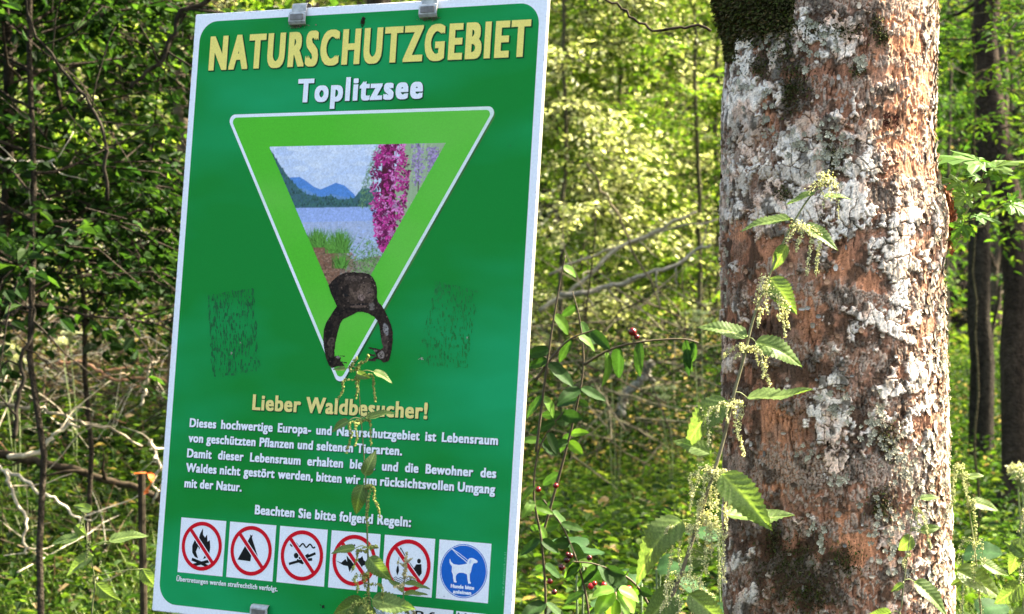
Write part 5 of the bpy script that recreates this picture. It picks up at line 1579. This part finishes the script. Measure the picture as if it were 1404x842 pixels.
# --- middle: thicket between the sign and the trunk ---------------------------------------
for k, (u, Y, H, r, cols, z0, lab) in enumerate([
    (765, 17, 7.5, .022, YELLOW_G, .9, 'thin dark tree rising just right of the sign'),
    (800, 22, 8.5, .028, YELLOW_G, 1.0, 'slender tree in the bright thicket, right of the sign'),
    (850, 19, 8, .024, FRESH, .8, 'slender tree at the middle of the bright thicket'),
    (905, 24, 9, .035, YELLOW_G, .8, 'far tree behind the dead branches in the thicket'),
    (945, 18, 8, .022, FRESH, 1.0, 'thin tree just left of the maple trunk'),
    (985, 21, 8.5, .03, YELLOW_G, .6, 'tree half hidden by the left edge of the maple trunk'),
    (1090, 19, 8, .05, FRESH, .6, 'tree hidden behind the maple trunk'),
    (700, 23, 8.5, .06, FRESH, 1.2, 'tree hidden behind the right part of the sign')]):
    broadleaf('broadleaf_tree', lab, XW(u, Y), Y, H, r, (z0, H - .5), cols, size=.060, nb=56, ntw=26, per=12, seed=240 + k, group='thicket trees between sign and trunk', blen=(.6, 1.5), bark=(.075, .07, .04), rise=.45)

# --- right: dark trunks and fresh sprays ---------------------------------------------------
for k, (u, Y, H, r, cols, z0, lab, bk) in enumerate([
    (1333, 15, 9, .085, DEEP, 3.2, 'tall dark forest trunk standing upright right of the maple', (.030, .025, .018)),
    (1390, 11.5, 9, .085, DEEP, 3.4, 'thick dark brown trunk at the right border', (.036, .026, .018)),
    (1355, 22, 9, .02, DEEP, 1.0, 'leafy tree in the gloom at the upper right', (.05, .04, .03)),
    (1300, 25, 9.5, .02, DEEP, 1.0, 'bright distant tree beside the right edge of the maple', (.06, .05, .035)),
    (1420, 20, 9, .02, DEEP, 1.0, 'leafy tree beyond the right border trunk', (.05, .04, .03))]):
    broadleaf('broadleaf_tree', lab, XW(u, Y), Y, H, r, (z0, H - .3), cols, size=.085, nb=22, ntw=16, per=9, seed=260 + k, group='forest trees on the right', blen=(.8, 1.9), bark=bk, rise=.1)
# near sprays of fresh leaves at the top right
for k, (u, Y, x1, cols, z0, z1, lab) in enumerate([
    (1440, 8.5, 0, GREENS, 1.75, 3.3, 'fresh green shrub reaching in from the right border'),
    (1330, 10, 0, GREENS, 1.9, 3.6, 'shrub with fresh drooping sprays between maple and dark trunk')]):
    broadleaf('understory_shrub', lab, XW(u, Y), Y, 3.4, .007, (z0, z1), cols, size=.055, nb=14, ntw=7, per=11, seed=280 + k, cat='shrub', group=None, blen=(.3, .75), bark=(.07, .06, .03), rise=.15, twl=(.2, .4), lw=.4, flat_=.3)

# --- wooded hillside behind everything ------------------------------------------------------
HILL = ['far hillside tree beyond the left border', 'far hillside tree behind the upper left corner', 'far hillside tree left of the sign, partly behind saplings', 'far hillside tree behind the sign left edge',
        'far hillside tree hidden behind the yellow heading', 'far hillside tree hidden behind the triangle emblem', 'far hillside tree hidden behind the orchid picture', 'far hillside tree behind the right edge of the sign',
        'far hillside tree in the thicket nearest the sign', 'far hillside tree at the middle of the bright thicket', 'far hillside tree in the thicket nearest the maple', 'far hillside tree behind the left half of the maple', 'far hillside tree behind the maple trunk centre',
        'far hillside tree behind the right half of the maple', 'far hillside tree between the maple and the right border', 'far hillside tree at the right border', 'far hillside tree beyond the right border']
for k in range(17):
    u = -60 + k * 95 + rng.uniform(-20, 20); Y = rng.uniform(30, 38); x = XW(u, Y)
    cols = YELLOW_G if u < 1150 else DEEP
    g0 = float(ground_z(x, Y))
    broadleaf('broadleaf_tree', HILL[k], x, Y, 9 + rng.uniform(0, 2), .09, (g0 + .5, g0 + 8.5), cols, size=.13, nb=28, ntw=20, per=10, seed=300 + k, group='far trees on the wooded hillside', blen=(1.0, 2.4), bark=(.07, .055, .04), visible_twigs=False, sides=6)

# ================================================================ undergrowth
def scatter(rg, n, fx, colsf, size, H, per=6, spread=.12, name='undergrowth', lw=.5, mat=None, upright=.6):
    xs, ys = fx(rg, n)
    z = ground_z(xs, ys)
    base = np.stack([xs, ys, z], -1)
    m = n
    h = H * rg.uniform(.4, 1.15, m)
    t = rg.uniform(.25, 1, (m, per))
    az_ = rg.uniform(0, 6.28, (m, per))
    P = base[:, None] + np.stack([rg.normal(0, spread, (m, per)), rg.normal(0, spread, (m, per)), t * h[:, None]], -1)
    D = np.stack([np.cos(az_), np.sin(az_), rg.normal(.0, .35, (m, per))], -1)
    N = np.stack([rg.normal(0, .4, (m, per)), rg.normal(0, .4, (m, per)), np.ones((m, per))], -1)
    P, D, N = P.reshape(-1, 3), D.reshape(-1, 3), N.reshape(-1, 3)
    L = size * rg.uniform(.5, 1.3, len(P)); W = L * lw
    c = np.repeat(colsf(rg, xs, ys), per, 0) * rg.uniform(.6, 1.4, (len(P), 1))
    return leaf_cloud(P, D, N, L, W, c)

def wedge(u0, u1, y0, y1):
    def f(rg, n):
        Y = np.sqrt(rg.uniform(y0 ** 2, y1 ** 2, n)); u = rg.uniform(u0, u1, n)
        return (u - 702) / F * Y, Y
    return f
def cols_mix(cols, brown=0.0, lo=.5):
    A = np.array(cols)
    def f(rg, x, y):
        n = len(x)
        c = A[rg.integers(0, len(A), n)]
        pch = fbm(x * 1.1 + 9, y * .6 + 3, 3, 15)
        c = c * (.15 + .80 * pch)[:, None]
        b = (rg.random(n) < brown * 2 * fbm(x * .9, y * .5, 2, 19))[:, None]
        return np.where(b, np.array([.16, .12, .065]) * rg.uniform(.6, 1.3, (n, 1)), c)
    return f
rg = np.random.default_rng(500)
parts = []
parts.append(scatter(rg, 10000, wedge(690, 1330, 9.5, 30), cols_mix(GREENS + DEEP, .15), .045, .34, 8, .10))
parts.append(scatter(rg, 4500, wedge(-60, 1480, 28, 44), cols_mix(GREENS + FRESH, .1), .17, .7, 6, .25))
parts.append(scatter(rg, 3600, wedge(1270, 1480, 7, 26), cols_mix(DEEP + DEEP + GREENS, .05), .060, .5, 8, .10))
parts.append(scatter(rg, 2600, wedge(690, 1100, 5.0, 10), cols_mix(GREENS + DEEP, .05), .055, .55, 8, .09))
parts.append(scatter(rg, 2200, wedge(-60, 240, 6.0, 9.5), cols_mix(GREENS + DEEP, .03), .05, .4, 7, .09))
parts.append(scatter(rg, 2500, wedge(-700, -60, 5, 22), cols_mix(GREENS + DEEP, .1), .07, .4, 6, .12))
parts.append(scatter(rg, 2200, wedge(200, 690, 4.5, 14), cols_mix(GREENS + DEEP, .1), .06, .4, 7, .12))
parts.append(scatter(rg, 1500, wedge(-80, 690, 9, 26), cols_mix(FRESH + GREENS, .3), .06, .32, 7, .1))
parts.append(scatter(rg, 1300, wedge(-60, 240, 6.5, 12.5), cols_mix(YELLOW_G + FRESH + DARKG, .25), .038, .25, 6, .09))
o = 0; VV, QQ, CC = [], [], []
for v_, q_, c_ in parts:
    VV.append(v_); QQ.append(q_ + o); CC.append(c_); o += len(v_)
u_ = obj('undergrowth', mesh('undergrowth', np.concatenate(VV), np.concatenate(QQ), np.concatenate(CC), M_LEAF), kind='stuff')
tag(u_, 'low green herbs and young leaves covering the forest floor', 'undergrowth')

rg = np.random.default_rng(505)
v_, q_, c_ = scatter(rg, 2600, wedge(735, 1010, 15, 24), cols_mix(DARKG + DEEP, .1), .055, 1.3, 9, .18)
bu_ = obj('bushes', mesh('bushes', v_, q_, c_, M_LEAF), kind='stuff')
tag(bu_, 'dark low bushes at the foot of the bright thicket', 'bushes')

# fern-like stems with feathery leaves, middle and right
def fern_cloud(rg, n, fx, L0, cols):
    xs, ys = fx(rg, n); z = ground_z(xs, ys)
    V, Q, c, o = [], [], [], 0
    P, D, N, LL, WW, CC_ = [], [], [], [], [], []
    for x, y, zz_ in zip(xs, ys, z):
        for fr in range(rg.integers(3, 7)):
            a = rg.uniform(0, 6.28); L = L0 * rg.uniform(.6, 1.2); cc = np.array(cols[rg.integers(len(cols))]) * rg.uniform(.6, 1.3)
            m = 16
            t = np.linspace(.1, 1, m)
            p = np.stack([x + math.cos(a) * L * t * .75, y + math.sin(a) * L * t * .75, zz_ + L * (1.1 * t - .75 * t * t)], -1)
            sd = np.array([-math.sin(a), math.cos(a), 0])
            for s in (1, -1):
                P.append(p); D.append(np.tile(sd * s + np.array([math.cos(a) * .3, math.sin(a) * .3, -.1]), (m, 1))); N.append(np.tile([0, 0, 1.0], (m, 1)) + rg.normal(0, .15, (m, 3)))
                LL.append(L * .26 * np.sin(np.pi * np.clip(t * .9 + .08, 0, 1)) + .01); WW.append(np.full(m, L * .045)); CC_.append(np.tile(cc, (m, 1)))
    return leaf_cloud(np.concatenate(P), np.concatenate(D), np.concatenate(N), np.concatenate(LL), np.concatenate(WW), np.concatenate(CC_))
rg = np.random.default_rng(510)
v1 = fern_cloud(rg, 130, wedge(1290, 1450, 7, 16), .5, FRESH); v2 = fern_cloud(rg, 150, wedge(735, 1000, 8, 22), .42, FRESH + GREENS)
fo = obj('ferns', mesh('ferns', np.concatenate([v1[0], v2[0]]), np.concatenate([v1[1], v2[1] + len(v1[0])]), np.concatenate([v1[2], v2[2]]), M_LEAF), kind='stuff')
tag(fo, 'feathery green ferns growing among the herbs', 'ferns')

# grass, lower left and a little at the right
M_GRASS = mat_leaf('grass_blade', .35, .5, .3, (1.1, 1.2, .6), 40, .3)
def grass(rg, n, fx, Lr, w, cols, arch=1.0):
    xs, ys = fx(rg, n); z = ground_z(xs, ys)
    k = 6; t = np.linspace(0, 1, k)[None]
    a = rg.uniform(0, 6.28, n)[:, None]; L = rg.uniform(*Lr, n)[:, None]; b = (rg.uniform(.15, .9, n) * arch)[:, None]
    X_ = xs[:, None] + np.cos(a) * L * b * t ** 1.8; Y_ = ys[:, None] + np.sin(a) * L * b * t ** 1.8
    Z_ = z[:, None] + L * (t - b * .55 * t ** 2.4)
    wv = (w * rg.uniform(.6, 1.4, n))[:, None] * (1 - t ** 2 * .92)
    sx_, sy_ = -np.sin(a), np.cos(a)
    Vl = np.stack([X_ + sx_ * wv, Y_ + sy_ * wv, Z_], -1); Vr = np.stack([X_ - sx_ * wv, Y_ - sy_ * wv, Z_], -1)
    V = np.stack([Vl, Vr], 2).reshape(-1, 3)
    bb = np.arange(n)[:, None, None] * (2 * k) + np.arange(k - 1)[None, :, None] * 2
    Q = (bb + np.array([0, 1, 3, 2])[None, None]).reshape(-1, 4)
    c = np.repeat(palette(rg, n, cols, .4), 2 * k, 0)
    return V, Q.astype(np.int32), c
rg = np.random.default_rng(520)
GR = [(.10, .17, .03), (.06, .12, .02), (.20, .26, .08), (.04, .08, .012), (.26, .30, .13)]
g1 = grass(rg, 3000, wedge(-60, 250, 5.0, 8.2), (.22, .55), .0028, GR)
g2 = grass(rg, 1800, wedge(1290, 1430, 5.0, 8.5), (.2, .5), .0028, GR[:3])
g3 = grass(rg, 1500, wedge(250, 1290, 4.2, 8), (.15, .4), .0028, GR[1:4])
o = 0; VV, QQ, CC = [], [], []
for v_, q_, c_ in (g1, g2, g3):
    VV.append(v_); QQ.append(q_ + o); CC.append(c_); o += len(v_)
go = obj('grass', mesh('grass', np.concatenate(VV), np.concatenate(QQ), np.concatenate(CC), M_GRASS), kind='stuff')
tag(go, 'long arching pale grass at the foot of the sign', 'grass')

# ================================================================ dead wood
def dead_twigs(rg, n, fu, Yr, zr, Lr, cols, rad=(.0015, .005)):
    mb = MB()
    for k in range(n):
        Y = rg.uniform(*Yr); x = XW(rg.uniform(*fu), Y); z = float(ground_z(x, Y)) + rg.uniform(*zr)
        L = rg.uniform(*Lr); a = rg.uniform(0, 6.28); el = rg.normal(.15, .5)
        d = np.array([math.cos(a) * math.cos(el), math.sin(a) * math.cos(el) * .6, math.sin(el)])
        bend = rg.normal(0, .22, 3)
        P = [np.array([x, Y, z]), np.array([x, Y, z]) + d * L * .5 + bend * L * .4, np.array([x, Y, z]) + d * L]
        V, f = tube(wiggle(spline(P, 7), .012 * L, rg), [rg.uniform(*rad), .001], 4, False)
        mb.add(V, f, np.array(cols[rg.integers(len(cols))]) * rg.uniform(.5, 1.3))
    return mb
rg = np.random.default_rng(530)
DW = [(.20, .15, .10), (.45, .39, .29), (.07, .04, .025), (.14, .075, .045), (.62, .56, .44), (.035, .025, .016), (.05, .035, .02)]
m1 = dead_twigs(rg, 1000, (-40, 260), (7, 12.5), (0, .30), (.12, .7), DW, (.001, .0036))
m2 = dead_twigs(rg, 240, (-40, 260), (8.5, 12.5), (.2, .9), (.4, 1.4), DW, (.002, .005))
m3 = dead_twigs(rg, 170, (740, 1000), (12, 17), (.5, 1.5), (.4, 1.6), [(.09, .08, .05), (.16, .14, .09), (.05, .04, .025)], (.003, .008))
o1 = m1.build('dead_twigs', M_TWIG, None, kind='stuff'); tag(o1, 'tangle of pale dead twigs on the bank left of the sign', 'twigs')
o2 = m2.build('dead_twigs', M_TWIG, None, kind='stuff'); tag(o2, 'long dry stalks sticking out of the brushwood bank', 'twigs')
o3 = m3.build('dead_twigs', M_TWIG, None, kind='stuff'); tag(o3, 'grey dead twigs low in the thicket right of the sign', 'twigs')

def fallen(label, pts, Y, r0, r1, col, name='fallen_branch', cat='branch', side=3, sd=0, group=None):
    rg = np.random.default_rng(sd)
    P = [at(u, v, Y + (dy[0] if dy else 0)) for u, v, *dy in pts]
    root = empty(name, P[0], label, cat, group)
    S = wiggle(spline(P, 24), .001 * Y, rg) - np.array(P[0])
    mb = MB(); V, f = tube(S, [r0, r1], 8)
    mb.add(V, f, np.array(col) * rg.uniform(.7, 1.2, (len(V), 1)))
    mb.build('limb', M_TWIG, root, smooth=True)
    for k in range(side):
        i = rg.integers(5, 22); L = rg.uniform(.08, .3)
        d = rg.normal(0, 1, 3); d[1] *= .4; d /= np.linalg.norm(d)
        mb = MB(); V, f = tube(wiggle(spline([S[i], S[i] + d * L * .5, S[i] + d * L + rg.normal(0, .03, 3)], 7), .004, rg), [r1 * .8, .0015], 5)
        mb.add(V, f, np.array(col) * .9); mb.build('side_twig', M_TWIG, root, smooth=True)
PALE = (.46, .40, .30)
fallen('mossy fallen log lying across the dark hollow at lower left', [(-20, 622), (60, 640), (150, 665), (235, 690)], 7.6, .018, .012, (.045, .034, .022), 'fallen_log', 'log', 4, 1)
fallen('pale bare branch running from the left border down to the log', [(-10, 553), (60, 560), (130, 583), (195, 612)], 7.2, .008, .004, (.34, .29, .21), sd=2)
fallen('thin pale branch slanting up to the right above the log', [(8, 628), (60, 605), (110, 585)], 7.0, .011, .004, PALE, sd=3, side=1)
fallen('pale branch descending below the log at the far left', [(-5, 640), (40, 665), (88, 690), (110, 720)], 6.9, .007, .004, (.52, .46, .36), sd=4, side=2)
fallen('crooked dry stalk standing against the bank near the sign', [(196, 555), (198, 520), (212, 500), (218, 490)], 8.2, .007, .003, PALE, sd=5, side=1)
fallen('long grey stalk curving down along the sign edge', [(185, 210), (200, 280), (212, 330), (215, 420)], 8.0, .006, .008, (.38, .33, .25), sd=6, side=1)
fallen('reddish dead branch crossing the middle of the bank', [(80, 495), (130, 500), (180, 520), (230, 525)], 9.0, .009, .005, (.28, .15, .09), sd=7, side=5)
fallen('pale forked branch hanging over the dark hollow', [(212, 600), (218, 625), (222, 655), (210, 690)], 7.3, .008, .004, PALE, sd=8, side=2)
fallen('curved bare branch at the lower left corner', [(8, 640), (15, 680), (40, 720), (35, 760)], 6.6, .007, .004, (.42, .36, .27), sd=9, side=2)
fallen('pale dead pole leaning through the thicket right of the sign', [(742, 425), (800, 390), (880, 335), (955, 290)], 13.5, .018, .010, (.26, .23, .16), sd=10, side=4)
fallen('second thinner dead pole crossing the thicket', [(752, 380), (830, 345), (900, 318), (985, 300)], 14.0, .012, .006, (.24, .21, .15), sd=11, side=3)
fallen('grey dead bough near the floor of the thicket', [(768, 405), (840, 395), (910, 365), (975, 335)], 13.0, .020, .010, (.22, .20, .15), sd=12, side=5)
fallen('thin dark stem slanting down through the bright thicket', [(800, 228), (830, 280), (865, 350), (905, 425)], 12.0, .008, .007, (.12, .10, .06), sd=13, side=1)
fallen('pale broken tree stump leaning in the middle distance', [(852, 566), (872, 530), (895, 498)], 15.0, .040, .032, (.20, .19, .15), 'tree_stump', 'stump', 1, 14)
fallen('dark thin twig arching over the top edge beside the trunk', [(828, -8), (862, 18), (910, 37), (975, 43)], 3.6, .0022, .0028, (.035, .028, .02), 'overhanging_twig', 'twig', 0, 15)
for k, (pts, Y, r, lab) in enumerate([
                                      ([(22, 598), (30, 540), (38, 460), (40, 380)], 6.0, .008, 'dark short trunk standing in the brushwood at far left'),
                                      ([(150, 275), (145, 200), (110, 130), (60, 60), (30, -10)], 5.8, .006, 'dark bough curving up to the upper left corner'),
                                      ([(0, 218), (40, 219), (75, 221)], 6.5, .004, 'straight pale twig poking in from the left border'),
                                      ([(300, -12), (260, 20), (230, 70), (180, 120)], 6.2, .010, 'dark branch sloping down behind the upper left sign corner')]):
    fallen(lab, pts, Y, r, r * .6, (.03, .025, .018) if k != 2 else (.5, .45, .35), 'bare_stem', 'stem', 5, 40 + k)

# wooden stake with a strip of orange tape
sy = 6.2
b0 = at(194, 850, sy); tpz = at(194, 647, sy)
stake = empty('wooden_stake', (b0.x, sy, float(ground_z(b0.x, sy)) - .05), 'rough dark wooden stake with orange tape left of the sign', 'stake')
mb = MB(); hz = tpz.z - float(ground_z(b0.x, sy)) + .05
V, f = tube(wiggle(spline([(0, 0, 0), (.004, 0, hz * .5), (0, 0, hz)], 12), .001), .0125, 9); mb.add(V, f, np.array((.03, .024, .015)) * rng.uniform(.6, 1.3, (len(V), 1))); mb.build('post', M_TWIG, stake)
mb = MB()
tpz2 = at(206, 648, sy) - Vector((b0.x, sy, stake.location.z))
V = []; n = 9
for q in range(n):
    t = q / (n - 1); cx = tpz2.x + .010 * math.sin(t * 5) ; cz = tpz2.z - t * .07; w = .006 + .003 * math.sin(t * 9)
    V += [(cx - w, -.015 - .008 * math.sin(t * 7), cz), (cx + w, -.015 + .008 * math.sin(t * 6), cz + .005)]
a = np.arange(n - 1) * 2
mb.add(V, np.stack([a, a + 1, a + 3, a + 2], -1), (.75, .16, .03))
V, f = tube([(-.02, -.02, tpz2.z - .002), (0, -.022, tpz2.z), (.02, -.018, tpz2.z)], .003, 5); mb.add(V, f, (.75, .16, .03))
mb.build('orange_tape', M_STEM, stake)

# white umbels
def umbel(label, heads, Y, group, col=(.62, .64, .48), seed=0):
    rg = np.random.default_rng(seed)
    u0, v0 = heads[0][:2]; b = at(u0 + 6, v0 + 60, Y)
    z0 = min(float(ground_z(b.x, Y)), b.z)
    root = empty('flowering_umbel', (b.x, Y, z0), label, 'umbel plant', group)
    o0 = np.array((b.x, Y, z0))
    for hu, hv, rp in heads:
        c = np.array(at(hu, hv, Y + rg.uniform(-.1, .1))) - o0
        mb = MB(); V, f = tube(spline([(0, 0, 0), c * .5 + np.array([.02, 0, 0]), c - np.array([0, 0, .05])], 8), .003, 5); mb.add(V, f, (.16, .20, .08)); mb.build('stem', M_STEM, root)
        R = rp / F * Y; mb = MB()
        for k in range(26):
            a = rg.uniform(0, 6.28); r = R * math.sqrt(rg.random()); p = c + np.array([r * math.cos(a), r * math.sin(a) * .8, .018 * (1 - (r / R) ** 2) + rg.normal(0, .004)])
            V, f = tube([c - np.array([0, 0, .05]), p], .0008, 3, False); mb.add(V, f, (.2, .25, .1))
            for q in range(9):
                s = .0045 * rg.uniform(.6, 1.3); pp_ = p + rg.normal(0, .007, 3) * np.array([1, 1, .4]); t_ = rg.normal(0, 1, (4, 3)) * s
                mb.add(pp_ + t_, np.array([(0, 1, 2, 3)]), np.array(col) * rg.uniform(.7, 1.15))
        mb.build('flower_head', M_FLOW, root)
umbel('white flower umbel highest on the brushwood bank', [(96, 457, 16), (86, 470, 8)], 8.6, None, (.72, .74, .55), 1)
umbel('pair of white umbels at the left border', [(12, 480, 16), (24, 496, 10), (5, 505, 10)], 8.2, None, (.66, .68, .45), 2)
umbel('greenish umbel left of the leaning stump', [(836, 490, 20), (822, 500, 14), (852, 500, 12)], 13, None, (.30, .36, .20), 3)
umbel('pale green umbel right of the leaning stump', [(915, 533, 22), (905, 545, 14)], 13.5, None, (.34, .40, .22), 4)
umbel('greenish umbel close to the left edge of the maple', [(950, 430, 22), (962, 440, 14)], 12.5, None, (.30, .36, .20), 5)
umbel('small pale umbel at the right border', [(1396, 648, 12), (1402, 655, 8)], 6, None, (.55, .56, .36), 6)

# berry shrub between the sign and the trunk -------------------------------------------------
bs = empty('berry_shrub', (XW(745, 3.6), 3.6, 0), 'dark-leaved honeysuckle shrub with red berries right of the sign', 'shrub')
bpy.context.view_layer.update()
ob = np.array(bs.location); rb = np.random.default_rng(600)
stems = [[(745, 900), (748, 820), (742, 740), (732, 680), (738, 620), (760, 580), (778, 560)], [(812, 880), (800, 800), (775, 730), (745, 685)], [(742, 740), (770, 640), (790, 560), (800, 500), (795, 440), (785, 400)],
         [(735, 520), (775, 470), (815, 452)], [(800, 500), (840, 478), (885, 468), (935, 465), (958, 470)], [(735, 620), (750, 500), (762, 420), (775, 350)], [(905, 860), (870, 800), (820, 775), (785, 770)], [(800, 860), (830, 830), (850, 800), (862, 782)]]
mb = MB(); lv = []
for k, s in enumerate(stems):
    dpt = rb.uniform(-.15, .15)
    S = spline([at(u, v, 3.6 + dpt) for u, v in s], 40)
    V, f = tube(S - ob, [.0028, .0012], 5); mb.add(V, f, (.07, .055, .03))
    nl = int(len(s) * 1.9)
    for q in range(nl):
        i = int(6 + 33 * (q + rb.random()) / nl); i = min(i, 39)
        lv.append((S[i], k))
mb.build('stems', M_STEM, bs, smooth=True)
def leaf_at(b, du, dv, w, me, par, dep=None, real=.6):
    t = Vector(b) + Vector((du / F * b[1], 0, -dv / F * b[1]))
    place_leaf(me, b, t, w, par, rb.uniform(-.03, .03) if dep is None else dep, real=real)
for S_, k in lv:
    for sgn in (-1, 1):
        if rb.random() < .18: continue
        if k == 4: du, dv = rb.normal(0, 8), rb.uniform(32, 48)
        else: du, dv = sgn * rb.uniform(14, 36), rb.uniform(-6, 34)
        if S_[2] > 1.35 and rb.random() < .45: continue
        leaf_at(S_, du, dv, rb.uniform(14, 27), OVAL[rb.integers(0, 3) if rb.random() < .75 else 3], bs)
def berry(u, v, Y, r, col, par, o_):
    mb = MB()
    th_ = np.linspace(0, math.pi, 7); ph_ = np.linspace(0, 2 * math.pi, 10, endpoint=False)
    R = r / F * Y; c = np.array(at(u, v, Y)) - o_
    V = np.array([(math.sin(a) * math.cos(b), math.sin(a) * math.sin(b), math.cos(a)) for a in th_ for b in ph_]) * R + c
    i = np.arange(6)[:, None] * 10; j = np.arange(10)[None]; k = (j + 1) % 10
    mb.add(V, np.stack([i + j, i + 10 + j, i + 10 + k, i + k], -1).reshape(-1, 4), col)
    mb.build('berry', M_BERRY, par, smooth=True)
M_BERRY = mat_attr('berry_skin', 0.18, 50, .1, 0, 1, .6)
for (u, v, r, c) in ((762, 666, 4, .25), (738, 671, 4, .3), (867, 455, 6, .18), (873, 462, 4, .15), (782, 762, 4, .1), (778, 760, 3, .2), (833, 807, 5, 1), (862, 808, 5, 1), (810, 804, 4.5, .7), (828, 802, 4, .8), (855, 806, 3, .8), (754, 797, 4, .3), (770, 778, 5, .12), (808, 765, 4, .12), (815, 800, 3.5, .6), (777, 768, 4.5, .06), (760, 812, 4, .1)):
    berry(u, v, 3.5, r, (.60 * c, .012 * c, .02 * c), bs, ob)

# broad leaves at the foot: butterbur and a bright bramble
bb = empty('butterbur', (XW(900, 4.3), 4.3, 0), 'large bluish-green butterbur leaves low between sign and maple', 'plant')
bpy.context.view_layer.update()
BROAD = [oval_leaf(s, .95, .55, (.022, .062, .018), .12, .18, .35) for s in (11, 12, 13)]
for m_ in BROAD: m_.materials[0] = M_BROAD
mb = MB(); o_ = np.array(bb.location)
for (u0, v0, u1, v1, w, Y) in ((800, 752, 762, 735, 20, 4.2), (790, 762, 828, 752, 12, 4.1), (880, 800, 835, 785, 22, 4.6), (930, 800, 985, 815, 22, 4.4), (900, 780, 950, 765, 22, 4.8), (850, 840, 812, 822, 24, 4.0), (960, 850, 1000, 828, 26, 4.2), (985, 740, 945, 722, 22, 5.0), (1320, 760, 1365, 748, 18, 5.0), (1340, 840, 1385, 826, 24, 5.0), (905, 740, 880, 752, 14, 4.9)):
    p0, p1 = at(u0, v0, Y), at(u1, v1, Y)
    place_leaf(random.choice(BROAD), p0, p1, w, bb, rng.uniform(-.06, .06), real=.9)
    V, f = tube(spline([np.array((p0.x + rng.uniform(-.1, .1), Y + .05, 0)) - o_, (np.array(p0) - o_) * [1, 1, .6], np.array(p0) - o_], 8), .0025, 5); mb.add(V, f, (.10, .15, .06))
mb.build('leaf_stalks', M_STEM, bb, smooth=True, kind='stuff')
br = empty('bramble', (XW(850, 3.4), 3.4, 0), 'bright lime-green bramble leaves under the red berries', 'shrub')
bpy.context.view_layer.update(); o_ = np.array(br.location)
LIMEL = [oval_leaf(s, .7, .6, c, .3, .2, .4) for s, c in ((21, (.17, .30, .05)), (22, (.13, .26, .04)))]
mb = MB()
for (u0, v0, u1, v1, w) in ((845, 812, 878, 840, 24), (842, 812, 815, 838, 22), (845, 820, 835, 860, 26), (848, 808, 880, 822, 14), (842, 808, 812, 812, 12), (900, 842, 935, 825, 22), (880, 850, 905, 835, 18)):
    place_leaf(random.choice(LIMEL), at(u0, v0, 3.35), at(u1, v1, 3.35), w, br, rng.uniform(-.03, .03), real=.65)
V, f = tube(spline([(0, 0, .2), (0.0, 0, .6), np.array(at(844, 812, 3.37)) - o_], 12), .002, 5); mb.add(V, f, (.16, .08, .05)); mb.build('stem', M_STEM, br, smooth=True)
